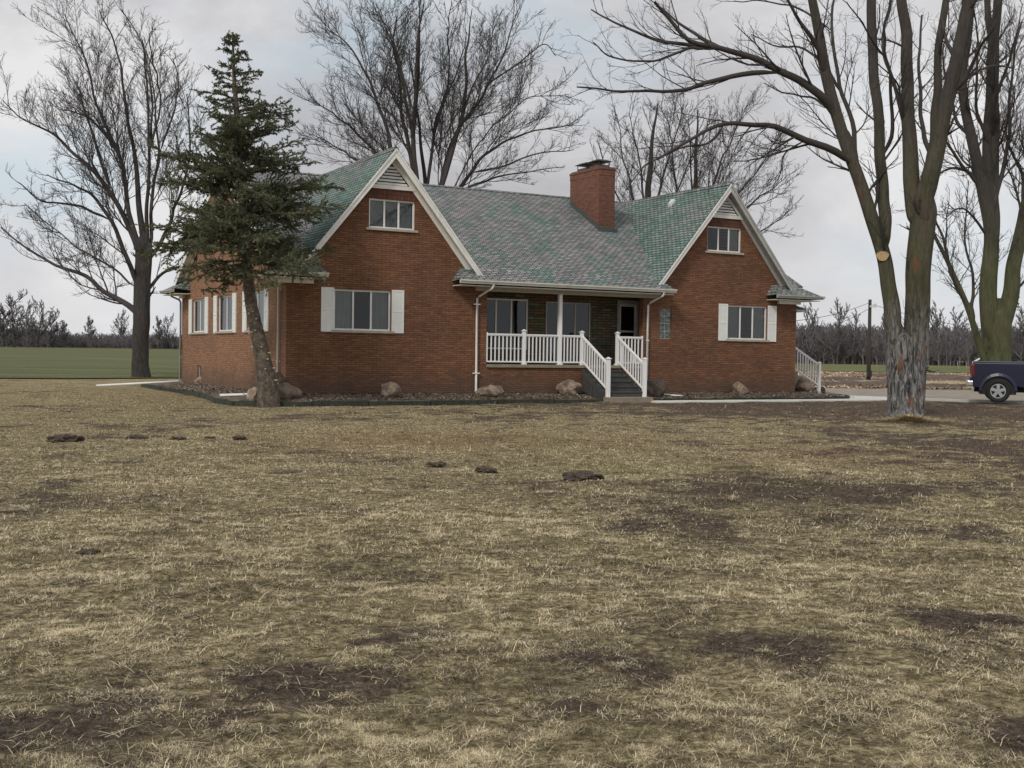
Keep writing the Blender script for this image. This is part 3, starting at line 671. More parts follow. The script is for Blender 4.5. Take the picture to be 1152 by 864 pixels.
mb = MB(); x, y, z = C2-.42, 2.8, APEX-.42*SL2   # pale roof vent near the right ridge
mb.hexa([(x-.12, y-.12, z-.15), (x+.12, y-.12, z+.14), (x+.12, y+.12, z+.14), (x-.12, y+.12, z-.15), (x-.15, y-.09, z+.0), (x+.02, y-.09, z+.20), (x+.02, y+.09, z+.20), (x-.15, y+.09, z+.0)])
mb.build('roof_vent', M['galv'], roof, bevel=.02)
# ---- porch
mb = MB(); mb.box(PL+.002, PR-.002, -.07, 1.6, .86, .965); mb.build('porch_floor', M['slab'], house, bevel=.008)
mb = MB(); mb.box(6.6, 14.75, -.003, 1.6, 3.60, 3.64); mb.build('porch_ceiling', M['frieze'], house)
PW = (7.62, 9.60, 1.50, 3.32); SD = (10.36, 12.30, 1.0, 3.28); DR = (13.50, 14.46, .97, 3.44)
mb = MB(); wall(mb, PORCH, 6.6, 14.75, lambda s: 3.6, [], [PW, SD, DR], base=.9); mb.build('porch_back_wall', M['ledge'], house, merge=False)
window(PORCH, *PW, 3, curtains=(), dep=.05, sill=False, frame='white'); window(PORCH, *SD, 3, name='sliding_door', curtains=(), sill=False, dep=.04, frame='grey_trim')
def door():
    a, b, c, d = DR; F = PORCH; f = MB()
    for x0, x1, z0, z1 in ((a, a+.09, c, d), (b-.09, b, c, d), (a+.09, b-.09, d-.14, d)): F.box(f, x0, x1, z0, z1, -.09, .03)
    o = f.build('storm_door', M['grey_trim'], house)
    f = MB(); e0, e1 = a+.09, b-.09
    for x0, x1, z0, z1 in ((e0, e0+.08, c, d-.14), (e1-.08, e1, c, d-.14), (e0+.08, e1-.08, d-.24, d-.14), (e0+.08, e1-.08, c, c+.22), (e0+.08, e1-.08, 2.22, 2.29)): F.box(f, x0, x1, z0, z1, -.05, 0)
    f.build('door_frame', M['cream'], o)
    g = MB(); g.face([F.p(e0+.07, c+.2, -.02), F.p(e1-.07, c+.2, -.02), F.p(e1-.07, d-.2, -.02), F.p(e0+.07, d-.2, -.02)]); g.build('pane', M['glass'], o, merge=False)
    g = MB(); F.box(g, e0, e1, c, d-.14, -.16, -.12); g.build('inner_door', plain('dark_red_door', (.06, .018, .015), .5, .1), o)
    g = MB(); F.box(g, e0+.02, e0+.06, 2.0, 2.16, 0, .05); g.build('handle', M['dark'], o, bevel=.008)
door()
FL = .965
def post(mb, u, v, z0, z1, w=.11, cap=True, skirt=True):
    mb.box(u-w/2, u+w/2, v-w/2, v+w/2, z0, z1)
    if cap: mb.box(u-w/2-.025, u+w/2+.025, v-w/2-.025, v+w/2+.025, z1, z1+.03); mb.hexa([(u-w/2, v-w/2, z1+.03), (u+w/2, v-w/2, z1+.03), (u+w/2, v+w/2, z1+.03), (u-w/2, v+w/2, z1+.03), (u-.02, v-.02, z1+.07), (u+.02, v-.02, z1+.07), (u+.02, v+.02, z1+.07), (u-.02, v+.02, z1+.07)])
    if skirt: mb.box(u-w/2-.03, u+w/2+.03, v-w/2-.03, v+w/2+.03, z0, z0+.06)
def rail_panel(root, p0, p1, h=1.04, nb=8, bot=.10):
    """sloping or level rail section between two post faces, p: (u, v, z at the foot)"""
    p0 = Vector(p0); p1 = Vector(p1); mb = MB(); up = Vector((0, 0, 1))
    mb.bar(p0+up*h, p1+up*h, .085, .05); mb.bar(p0+up*(h-.04), p1+up*(h-.04), .05, .04); mb.build('top_rail', M['vinyl'], root); mb = MB(); mb.bar(p0+up*bot, p1+up*bot, .05, .05); mb.build('bottom_rail', M['vinyl'], root)
    for k in range(nb):
        q = p0.lerp(p1, (k+1)/(nb+1)); mb = MB(); mb.box(q.x-.019, q.x+.019, q.y-.019, q.y+.019, q.z+bot, q.z+h-.05); mb.build('baluster', M['vinyl'], root)
def mkpost(root, *a, **k): mb = MB(); post(mb, *a, **k); return mb.build('post', M['vinyl'], root, bevel=.006)
V0 = .02
N1, N2 = 10.93, 12.46
pr_ = MB(); pr_.box(PL+.003, PL+.045, V0-.03, V0+.03, FL+.08, FL+1.1); pr = pr_.build('porch_railing', M['vinyl'], house)
mkpost(pr, 8.55, V0, FL, 2.13); mkpost(pr, N1, V0, FL, 2.13); mkpost(pr, N2, V0, FL, 2.13)
rail_panel(pr, (PL+.04, V0, FL), (8.49, V0, FL), nb=8); rail_panel(pr, (8.61, V0, FL), (9.94, V0, FL), nb=8); rail_panel(pr, (10.06, V0, FL), (N1-.055, V0, FL), nb=5)
rail_panel(pr, (N2+.055, V0, FL), (PR-.05, V0, FL), nb=6); mb = MB(); mb.box(PR-.045, PR-.003, V0-.03, V0+.03, FL+.08, FL+1.1); mb.build('post', M['vinyl'], pr)
mb = MB(); post(mb, 10.0, V0, FL, 3.46, w=.13, cap=False); mb.build('porch_column', M['vinyl'], house, bevel=.006)
# front steps
VB, ZB = -1.72, -.10
st = MB(); nr = 6; rise = (FL-ZB)/nr; tread = (-VB-.10)/(nr-1)
for k in range(nr-1):
    zt = FL-rise*(k+1); v = -.075-tread*k
    st.box(N1-.03, N2+.03, v-tread-.02, v, zt-.045, zt); st.box(N1, N2, v-tread+.01, v-.002 if k == 0 else v-.024, ZB-.2, zt-.046)
steps = st.build('front_steps', M['dark_step'], house)
for u in (N1, N2):
    sr = MB(); sr.bar((u, -.08, .72), (u, VB+.05, ZB-.03), .05, .24); sr.build('stringer', M['dark_step'], steps)
rr = None
for u in (N1, N2):
    q = MB(); post(q, u, VB, ZB-.1, 1.20, w=.125); o = q.build('stair_railing', M['vinyl'], house, bevel=.006)
    rail_panel(o, (u, V0-.055, FL+.02), (u, VB+.06, ZB+.14), nb=9, h=1.0, bot=.12)
q = MB(); q.box(N1-.12, N2+.12, VB-.38, VB+.1, ZB-.35, ZB-.012); q.build('step_landing', M['slab'], house, bevel=.01)
# side entry steps and small roof on the right
mb = MB(); mb.box(RU+.01, RU+1.25, 1.45, 2.75, -.3, .95); mb.build('side_landing', M['slab'], house)
mb = MB(); su = RU+1.25
for k in range(5): mb.box(su+k*.27, su+k*.27+.28, 1.5, 2.7, -.3, .95-.19*(k+1))
mb.build('side_steps', M['slab'], house)
q = MB(); post(q, su+1.50, 2.0-.45, -.3, 1.12, w=.12); o = q.build('side_railing', M['vinyl'], house, bevel=.006)
mkpost(o, RU+.9, 1.55, .95, 2.0); rail_panel(o, (RU+.95, 1.55, .99), (su+1.45, 1.55, .08), nb=11, h=1.0, bot=.12)
mb = MB(); mb.extrude([(RU+.02, 1.1, 3.75), (RU+.02, 3.4, 3.75), (RU+1.55, 3.4, 3.36), (RU+1.55, 1.1, 3.36)], (0, 0, -.06)); mb.build('side_canopy', M['shingle'], house, merge=False)
mb = MB(); gutter_piece(mb, (RU+1.5, 1.08, 3.24), (RU+1.5, 3.42, 3.24), (1, 0, 0)); mb.box(RU+.05, RU+1.5, 1.12, 1.16, 3.24, 3.33); mb.build('canopy_gutter', M['grey_trim'], house, merge=False)
g_ = MB(); RIGHT.box(g_, 1.6, 2.45, .98, 3.02, -.10, -.04); g_.build('side_door', M['grey_trim'], house)
# ---- downspouts
def spout(pts, ext, br=(), mat='white', r=.042):
    mb = MB(); mb.tube(pts, r, 8); o = mb.build('downspout', M[mat], house)
    if ext:
        mb = MB(); mb.tube(ext, r*1.05, 8); mb.build('downspout_extension', M['white'], o)
    for (p, w) in br:
        mb = MB(); mb.box(p[0]-w, p[0]+w, p[1]-.015, p[1]+.06, p[2]-.02, p[2]+.02); mb.build('bracket', M[mat], o)
spout([(6.95, EV-.05, GZ0), (6.93, EV-.04, 3.56), (6.72, -.12, 3.28), (6.66, -.07, 3.2), (6.65, -.07, .04), (6.66, -.12, -.10)], [(6.66, -.10, -.10), (7.0, -.5, -.14), (7.45, -1.05, -.17)], [((6.65, -.10, 3.0), .12), ((6.65, -.10, .66), .12)])
spout([(13.98, EV-.05, GZ0), (13.97, EV-.04, 3.56), (13.80, -.12, 3.30), (13.74, -.07, 3.2), (13.73, -.07, .28)], [(13.9, -.45, .02), (14.1, -.75, -.10), (14.6, -1.1, -.13)], [((13.73, -.10, 1.9), .05)])
spout([(-.66, -.55, GZ0), (-.60, -.3, 3.56), (-.14, .42, 3.42), (-.08, .56, 3.3), (-.07, .58, .05), (-.12, .6, -.05)], [(-.12, .6, -.05), (-.7, .9, -.06), (-1.75, 1.2, -.10)], [((-.07, .56, 1.0), .05)])
spout([(-.70, DEP-1.0, GZ0), (-.62, DEP-.8, 3.5), (-.16, DEP-.15, 3.40), (-.08, DEP-.08, 3.3), (-.07, DEP-.06, .12), (-.12, DEP-.04, .02)], [(-.12, DEP-.04, .0), (-1.6, DEP+.9, -.12), (-3.1, DEP+1.9, -.24)], [((-.07, DEP-.1, 1.0), .05)], mat='grey_trim')
# ---- planting beds, edging, walk
def bed(outer, inner, name):
    o = np.array(outer, float); i = np.array(inner, float); n = len(o)
    def res(P, k):
        t = np.linspace(0, n-1, k); return np.stack([np.interp(t, np.arange(n), P[:, j]) for j in (0, 1)], -1)
    k = n*9; o2, i2 = res(o, k), res(i, k); s = np.linspace(0, 1, 9)[:, None, None]; P = o2[None]*(1-s)+i2[None]*s
    X, Y = P[..., 0], P[..., 1]; Z = -.20+.17*s[..., 0]**.7+(fbm(X, Y, 2.3, 4, 3)-.5)*.10*np.sin(np.pi*np.clip(s[..., 0]*.9+.05, 0, 1))
    ob = grid_mesh(name, X, Y, Z+0*X, M['mulch']); ob.location = (HX, HY, HZ); ob.rotation_euler = (0, 0, TH); tag(ob, kind='structure'); return o2
OUT_L = [(-1.0, 17), (-1.1, 10), (-1.4, 4), (-2.0, .6), (-1.9, -1.0), (-1.3, -1.75), (0, -1.9), (3, -1.9), (7, -1.8), (10.55, -1.7)]
IN_L = [(0, 17), (0, 10), (0, 4), (0, .6), (0, 0), (0, 0), (.02, 0), (3, 0), (7, 0), (10.8, 0)]
OUT_R = [(12.85, -1.5), (16, -1.55), (20, -1.5), (22.2, -1.45), (23.1, -.8), (24.2, .6), (25.2, 3)]
IN_R = [(12.6, 0), (16, 0), (20, 0), (21, 0), (21, 0), (21, 1), (21, 3)]
eL = bed(OUT_L, IN_L, 'mulch_bed'); eR = bed(OUT_R, IN_R, 'mulch_bed')
def edging(P, label, mat, thick=.09):
    r = empty('bed_edging', (HX, HY, HZ), TH, label, 'edging'); i = 0
    while i < len(P)-1:
        j = min(i+6, len(P)-1); mb = MB()
        for a, b in zip(P[i:j], P[i+1:j+1]):
            a = Vector((a[0], a[1], 0)); b = Vector((b[0], b[1], 0))
            if (b-a).length < 1e-3: continue
            n = (b-a).normalized().cross(Vector((0, 0, 1)))*thick
            if j == i+6 and (b-Vector((P[j][0], P[j][1], 0))).length < 1e-6: b = b-(b-a)*.12
            za = -.17+.018*math.sin(i*1.7); mb.hexa([a-n*.1+Vector((0, 0, -.6)), a+n+Vector((0, 0, -.6)), b+n+Vector((0, 0, -.6)), b-n*.1+Vector((0, 0, -.6)), a-n*.1+Vector((0, 0, za)), a+n+Vector((0, 0, za-.012)), b+n+Vector((0, 0, za-.012)), b-n*.1+Vector((0, 0, za))])
        mb.build('edging_timber', mat, r, merge=False); i = j
M['edging'] = plain('dark_mossy_timber', (.040, .045, .032), .9, .5, 5, .6)
edging(eL, 'dark mossy timber edging around the bed under the left gable', M['edging']); edging(eR, 'dark mossy timber edging around the bed under the right gable', M['edging'])
mb = MB()
for k in range(9):
    a = 12.5+k*1.22; mb.box(a, a+1.21, -2.75, -1.66, -.55, -.245+.003*(k % 2))
mb.box(22.9, 24.6, -2.75, -.3, -.55, -.25)
w_ = mb.build('concrete_walk', M['concrete'], None, bevel=.008); w_.location = (HX, HY, HZ); w_.rotation_euler = (0, 0, TH); tag(w_, kind='structure')
# ------------------------------------------------------------------ bare trees
def norm(a): return a/np.maximum(np.linalg.norm(a, axis=-1, keepdims=True), 1e-9)
def tubes(P, Rd, sides):
    """P (nb,n,3), Rd (nb,n) -> verts, quads"""
    nb, n, _ = P.shape
    T = np.gradient(P, axis=1); T = norm(T); mz = np.abs(T[:, :, 2]).max(1)[:, None, None]; ref = np.where(mz < .9, np.array([0, 0, 1.]), np.where(np.abs(T[:, :, 0]).max(1)[:, None, None] < .9, np.array([1., .1, 0]), np.array([.1, 1., 0]))); ref = np.broadcast_to(norm(ref), T.shape)
    A = norm(np.cross(T, ref)); B = np.cross(A, T); th = np.arange(sides)*2*np.pi/sides
    V = P[:, :, None, :]+(A[:, :, None, :]*np.cos(th)[None, None, :, None]+B[:, :, None, :]*np.sin(th)[None, None, :, None])*Rd[:, :, None, None]
    idx = np.arange(nb*n*sides).reshape(nb, n, sides); r = np.roll(idx, -1, axis=2)
    Q = np.stack([idx[:, :-1], r[:, :-1], r[:, 1:], idx[:, 1:]], -1).reshape(-1, 4)
    return V.reshape(-1, 3), Q
def catmull(pts, n):
    pts = np.asarray(pts, float); P = np.vstack([2*pts[0]-pts[1], pts, 2*pts[-1]-pts[-2]]); m = len(pts)-1
    t = np.linspace(0, m-1e-6, n); k = t.astype(int); f = (t-k)[:, None]; a, b, c, d = P[k], P[k+1], P[k+2], P[k+3]
    return .5*((2*b)+(-a+c)*f+(2*a-5*b+4*c-d)*f*f+(-a+3*b-3*c+d)*f**3)
def children(P, Rd, k, rs, lenf, ang=(.5, .9), n=6, up=.05, wig=.08, t0=.2, rf=.55, rend=.35, lmin=.2, lmax=9, lpow=.6, rmin=.004, flat=0):
    nb, m, _ = P.shape; L = np.linalg.norm(np.diff(P, axis=1), axis=-1).sum(1)
    if np.isscalar(k): cnt = np.full(nb, k)
    else: cnt = k
    pid = np.repeat(np.arange(nb), cnt); j = np.concatenate([np.arange(c) for c in cnt]) if len(cnt) else np.array([])
    N = len(pid)
    if N == 0: return np.zeros((0, n, 3)), np.zeros((0, n))
    t = t0+(1-t0)*((j+rs.rand(N))/np.repeat(cnt, cnt)); t = np.clip(t, 0, .985)*(m-1); i = t.astype(int); f = (t-i)
    p = P[pid, i]*(1-f)[:, None]+P[pid, i+1]*f[:, None]; r0 = Rd[pid, i]*(1-f)+Rd[pid, i+1]*f
    T = norm(P[pid, i+1]-P[pid, i]); rv = rs.randn(N, 3); rv[:, 2] *= .6
    side = norm(rv-T*np.sum(rv*T, -1, keepdims=True)); side[:, 2] = side[:, 2]*(1-flat)+.15; side = norm(side-T*np.sum(side*T, -1, keepdims=True)*.9)
    a = ang[0]+(ang[1]-ang[0])*rs.rand(N); d = T*np.cos(a)[:, None]+side*np.sin(a)[:, None]
    tt = t/(m-1); Lc = np.clip(L[pid]*lenf*(1.05-lpow*tt)*(.65+.6*rs.rand(N)), lmin, lmax)
    Q = np.zeros((N, n, 3)); Q[:, 0] = p; dr = rs.randn(N, 3)*wig*.5
    for s in range(1, n):
        d = norm(d+dr+rs.randn(N, 3)*wig+np.array([0, 0, up])); Q[:, s] = Q[:, s-1]+d*(Lc/(n-1))[:, None]
    rr = np.maximum(np.minimum(r0*rf, r0*.95), rmin); RR = rr[:, None]*np.linspace(1, rend, n)[None, :]; return Q, np.maximum(RR, rmin*.6)
def merge_parts(parts):
    V = []; Q = []; o = 0
    for v, q in parts: V.append(v); Q.append(q+o); o += len(v)
    return np.concatenate(V), np.concatenate(Q)
root_ref = {}
def bare_tree(name, label, D, base_px, stems, limbs, seed, bark, twigm, dens=1.0, tw=.010, base_z=None, group=None, cat='tree', flare=1.35, upb=.06, extra_levels=True, spread=1.0, fine=1.0, lr=1.0):
    """stems/limbs: (list of (x, y) photograph pixels, start radius, end radius, depth drift) laid out at depth D"""
    rs = np.random.RandomState(seed); b = at(base_px[0], base_px[1], D); bz = float(ground_z(b[0], b[1])) if base_z is None else base_z; b[2] = bz
    root = empty(name, b, 0, label, cat, group)
    REF = []                                     # pixel, depth and radius of every wooden axis so far
    def path(px, r0, r1, drift, n, snap=False):
        d0 = 0.0
        if REF:
            A = np.concatenate(REF); k = np.argmin(np.hypot(A[:, 0]-px[0][0], A[:, 1]-px[0][1])); d0 = A[k, 2]
            if not snap: px = [(A[k, 0], A[k, 1])]+list(px[1:]); r0 = min(r0, A[k, 3]*.92)
        t = np.linspace(0, 1, len(px)); c = drift*spread; q = catmull([(x, y, 0) for x, y in px], n); tt = np.linspace(0, 1, n)
        m_ = 12; Lp = np.hypot(*(q[-1, :2]-q[0, :2])); w = np.cumsum(rs.randn(m_, 3), 0); w -= w[:1]; w = catmull(w, n)*np.array([.008, .008, .010])*Lp*(.5 if n > 50 else 1)
        dep = d0+c*tt**1.2+w[:, 2]*D/FPX; rr = (r0+(r1-r0)*tt**.8)*(1 if (snap or not REF) else .25+.75*sstep(tt/(.10 if n > 50 else .12)))
        pts = np.array([at(x+wx, y+wy, D+z) for (x, y, _), (wx, wy, _w), z in zip(q, w, dep)])
        REF.append(np.stack([q[:, 0]+w[:, 0], q[:, 1]+w[:, 1], dep, rr], -1)[int(n*.06):])
        if n > 50 and r1 > .25: rr = rr*(1-.6*sstep((tt-.86)/.14))
        if snap: pts[0] = pts[0]*np.array([1, 1, 0])+np.array([0, 0, bz-.25])
        return pts-b, rr
    tp = []; SP = []; NR = 150
    for px, r0, r1, dr in stems:
        ft = abs(px[0][1]-base_px[1]) < 12
        if not ft: r0 *= lr; r1 *= lr
        p, r = path(px, r0, r1, dr, NR, snap=ft)
        if ft: hgt = p[:, 2]-p[0, 2]; r = r*(1+(flare-1)*np.exp(-hgt/.45))
        nS = 56; V, Q = tubes(p[None], r[None], nS); Vr = V.reshape(NR, nS, 3); th = np.arange(nS)*2*np.pi/nS
        cs, sn = np.cos(th)[None, :], np.sin(th)[None, :]; hh = np.cumsum(np.r_[0, np.linalg.norm(np.diff(p, axis=0), axis=1)])[:, None]
        big = vnoise(cs*1.3+hh*.35+20, sn*1.3-hh*.2+30, seed % 7)-.5; mid = vnoise(cs*4.2+hh*.5+50, sn*4.2+hh*.35+60, (seed+1) % 7)-.5
        fur = np.abs(vnoise(cs*11+hh*.5+90, sn*11-hh*.4+90, (seed+2) % 7)-.5)*2
        lob = 1+.20*big+.13*mid+(.10*(fur-.4)*np.exp(-hh/4) if ft else 0)
        c = p[:, None, :]; V = (c+(Vr-c)*lob[:, :, None]).reshape(-1, 3); tp.append((V, Q)); SP.append((p[::5], r[::5]))
    V, Q = merge_parts(tp); link('trunk', np_mesh('trunk', V, Q, smooth=True), bark, root)
    cr = []; L0 = []
    for i, (px, r0, r1, dr) in enumerate(limbs):
        p, r = path(px, r0*lr, r1*lr, dr, 24); V, Q = tubes(p[None], r[None], 9); cr.append((V, Q)); L0.append((p, r))
    P0 = np.stack([a for a, _ in L0]); R0 = np.stack([a for _, a in L0])
    if SP: 
        up = [(catmull(p, 24), np.interp(np.linspace(0, 1, 24), np.linspace(0, 1, len(r)), r)) for p, r in SP if r[-1] < .3]
        if up: PS = np.stack([a[8:] for a, _ in up]); RS = np.stack([a[8:] for _, a in up])
        else: PS = None
    LL = np.linalg.norm(np.diff(P0, axis=1), axis=-1).sum(1)
    P1, R1 = children(P0, R0, np.maximum(3, (LL*1.5*dens).astype(int)), rs, .38, (.4, .8), 9, upb, .07, .15, .36, .25, .8, 7, rmin=tw*1.8)
    lev = [(P0, R0, 0)]
    if SP and PS is not None:
        lp = np.linalg.norm(np.diff(PS, axis=1), axis=-1).sum(1)
        Pa, Ra = children(PS, RS, np.maximum(3, (lp*.8*dens).astype(int)), rs, .30, (.6, 1.0), 9, upb, .08, .1, .24, .25, .8, 5.5, rmin=tw*1.8); P1 = np.concatenate([P1, Pa]); R1 = np.concatenate([R1, Ra])
    V, Q = tubes(P1, R1, 5); cr.append((V, Q))
    l1 = np.linalg.norm(np.diff(P1, axis=1), axis=-1).sum(1)
    P2, R2 = children(P1, R1, np.maximum(2, (l1*3.0*dens).astype(int)), rs, .45, (.4, .8), 7, upb, .10, .15, .6, .35, .4, 3.0, rmin=tw*.9)
    V, Q = tubes(P2, R2, 4); cr.append((V, Q))
    V, Q = merge_parts(cr); link('branches', np_mesh('branches', V, Q, smooth=True), twigm, root)
    if extra_levels:
        l2 = np.linalg.norm(np.diff(P2, axis=1), axis=-1).sum(1)
        P3, R3 = children(P2, R2, np.maximum(2, (l2*5.0*dens*fine).astype(int)), rs, .55, (.35, .75), 5, upb*1.2, .12, .1, .65, .4, .25, 1.5, rmin=tw*.75)
        tp = [tubes(P3, R3, 3)]
        sel = rs.rand(len(P3)) < .75*fine
        P4, R4 = children(P3[sel], R3[sel], 2, rs, .55, (.4, .8), 4, upb, .12, .15, .8, .5, .15, .8, rmin=tw*.62); tp.append(tubes(P4, R4, 3))
        # terminal twigs on the limb tips too
        V, Q = merge_parts(tp); link('twigs', np_mesh('twigs', V, Q), twigm, root)
    root_ref[root.name] = np.concatenate(REF)
    return root
s5 = lambda L: [(x*.5208, y*.5208) for x, y in L]
s6 = lambda L: [(x*.5553+640, y*.5553) for x, y in L]
s7 = lambda L: [(x*.486+340, y*.486) for x, y in L]
# left tree on the field edge
bare_tree('bare_tree', 'tall bare tree with a thick dark trunk at the green field, left of the spruce', 66, (159, 424),
    [(s5([(305, 814), (308, 740), (313, 650), (316, 560), (318, 500)]), .47, .46, 0), (s5([(316, 620), (310, 540), (302, 430), (292, 330), (278, 230), (268, 140)]), .30, .04, 1.0), (s5([(318, 600), (320, 540), (322, 440), (328, 330), (322, 200), (318, 110)]), .30, .04, -1.5)],
    [(s5([(303, 690), (285, 665), (240, 635), (185, 598), (120, 578), (60, 545), (0, 498)]), .24, .04, 2), (s5([(305, 640), (275, 570), (238, 480), (195, 425), (150, 400), (95, 380)]), .20, .03, -3),
     (s5([(308, 600), (286, 500), (242, 410), (185, 350), (130, 312), (75, 290), (15, 245)]), .22, .03, 1), (s5([(312, 560), (285, 440), (255, 330), (222, 235), (192, 130), (150, 30)]), .2, .03, 3),
     (s5([(292, 330), (275, 240), (262, 150), (245, 60), (222, 5)]), .14, .03, -2), (s5([(322, 330), (320, 220), (302, 120), (262, 35)]), .15, .03, 1), (s5([(324, 560), (338, 430), (350, 330), (350, 230), (336, 120)]), .2, .03, 3),
     (s5([(328, 570), (362, 480), (392, 400), (408, 300), (395, 200)]), .2, .03, -3), (s5([(322, 640), (350, 590), (400, 570), (450, 555), (490, 535)]), .13, .03, 2), (s5([(304, 625), (240, 582), (172, 540), (112, 500), (50, 445)]), .16, .03, 5),
     (s5([(242, 410), (205, 300), (180, 220), (165, 170)]), .12, .03, 2), (s5([(238, 480), (160, 450), (90, 440), (40, 400)]), .1, .03, -4), (s5([(255, 330), (210, 270), (165, 240), (120, 225)]), .1, .03, -2), (s5([(350, 330), (372, 240), (380, 170), (368, 120)]), .1, .03, 1), (s5([(328, 330), (345, 230), (332, 140), (318, 60)]), .12, .03, -1)],
    11, M['bark_dark'], M['twig_dark'], tw=.012, dens=1.05, fine=1.0, lr=.88)
# big tree behind the house
bare_tree('bare_tree', 'large many-stemmed bare tree behind the roof between the left gable and chimney', 70, (486, 408),
    [([(486, 408), (486, 340), (485, 280)], .75, .62, 0), ([(485, 300), (470, 225), (465, 150), (469, 95), (472, 40), (478, 0)], .34, .03, -1), ([(487, 300), (495, 215), (520, 130), (524, 60), (530, 15)], .34, .03, 1), ([(486, 290), (482, 200), (470, 110), (462, 50)], .26, .03, 2)],
    [(s7([(262, 300), (270, 180), (270, 80), (280, -10)]), .2, .03, 0), (s7([(285, 480), (300, 330), (332, 230), (372, 150), (392, 50)]), .26, .03, 2), (s7([(305, 480), (352, 330), (398, 262), (430, 200), (480, 120), (515, 25)]), .26, .03, -2),
     (s7([(310, 520), (375, 440), (430, 415), (500, 402), (600, 388)]), .18, .03, 3), (s7([(290, 560), (222, 420), (184, 290), (152, 200), (105, 130), (60, 95)]), .24, .03, 1), (s7([(285, 560), (200, 400), (130, 310), (80, 270), (35, 235)]), .18, .03, -3),
     (s7([(315, 520), (390, 400), (460, 335), (545, 300), (630, 290)]), .2, .03, 2), (s7([(320, 500), (400, 350), (465, 270), (540, 220), (630, 215)]), .2, .03, -2), (s7([(280, 500), (240, 330), (222, 210), (195, 120), (165, 50)]), .24, .03, 3),
     (s7([(285, 560), (160, 400), (90, 350), (20, 320)]), .16, .03, 1), (s7([(298, 500), (330, 400), (380, 250), (440, 130), (470, 60)]), .2, .03, 4), (s7([(275, 500), (250, 250), (225, 120), (230, 30)]), .2, .03, -4),
     (s7([(262, 260), (225, 160), (190, 60), (150, 20)]), .12, .03, 2), (s7([(430, 200), (500, 150), (560, 100), (590, 130)]), .1, .03, 2), (s7([(300, 330), (330, 200), (320, 80), (330, 5)]), .14, .03, -3), (s7([(390, 400), (470, 380), (560, 350), (640, 345)]), .12, .03, -1)],
    23, M['bark_dark'], M['twig_dark'], tw=.012, dens=1.05, fine=1.0, lr=.70)
# two trees behind the right gable
bare_tree('bare_tree', 'slim bare tree behind the roof just right of the chimney', 78, (732, 408),
    [([(732, 408), (733, 300), (733, 225), (736, 160), (742, 115)], .42, .04, 0)],
    [([(732, 270), (712, 215), (700, 165), (690, 130)], .18, .03, 2), ([(733, 260), (722, 190), (712, 130)], .18, .03, -2), ([(734, 250), (752, 190), (768, 140), (775, 115)], .18, .03, 2), ([(733, 280), (705, 240), (688, 205), (680, 170)], .15, .03, -1), ([(734, 270), (760, 215), (782, 165), (800, 130)], .15, .03, -2)],
    31, M['bark_dark'], M['twig_dark'], tw=.013, dens=1.0, fine=1.0, lr=.62)
bare_tree('bare_tree', 'wide fan-shaped bare tree behind the peak of the right gable', 80, (790, 408),
    [([(790, 408), (788, 320), (784, 250), (786, 180), (792, 120)], .4, .04, 0)],
    [([(786, 290), (802, 210), (822, 160), (842, 120)], .2, .03, 2), ([(787, 300), (820, 230), (850, 185), (872, 150)], .18, .03, -2), ([(787, 310), (832, 240), (862, 215), (884, 200)], .17, .03, 1), ([(784, 300), (768, 220), (762, 160), (756, 120)], .18, .03, 1), ([(788, 320), (840, 268), (868, 250), (886, 235)], .14, .03, -1), ([(785, 280), (778, 200), (775, 140)], .16, .03, -3), ([(786, 280), (812, 190), (826, 135)], .16, .03, 3)],
    37, M['bark_dark'], M['twig_dark'], tw=.013, dens=1.0, fine=1.0, lr=.62)
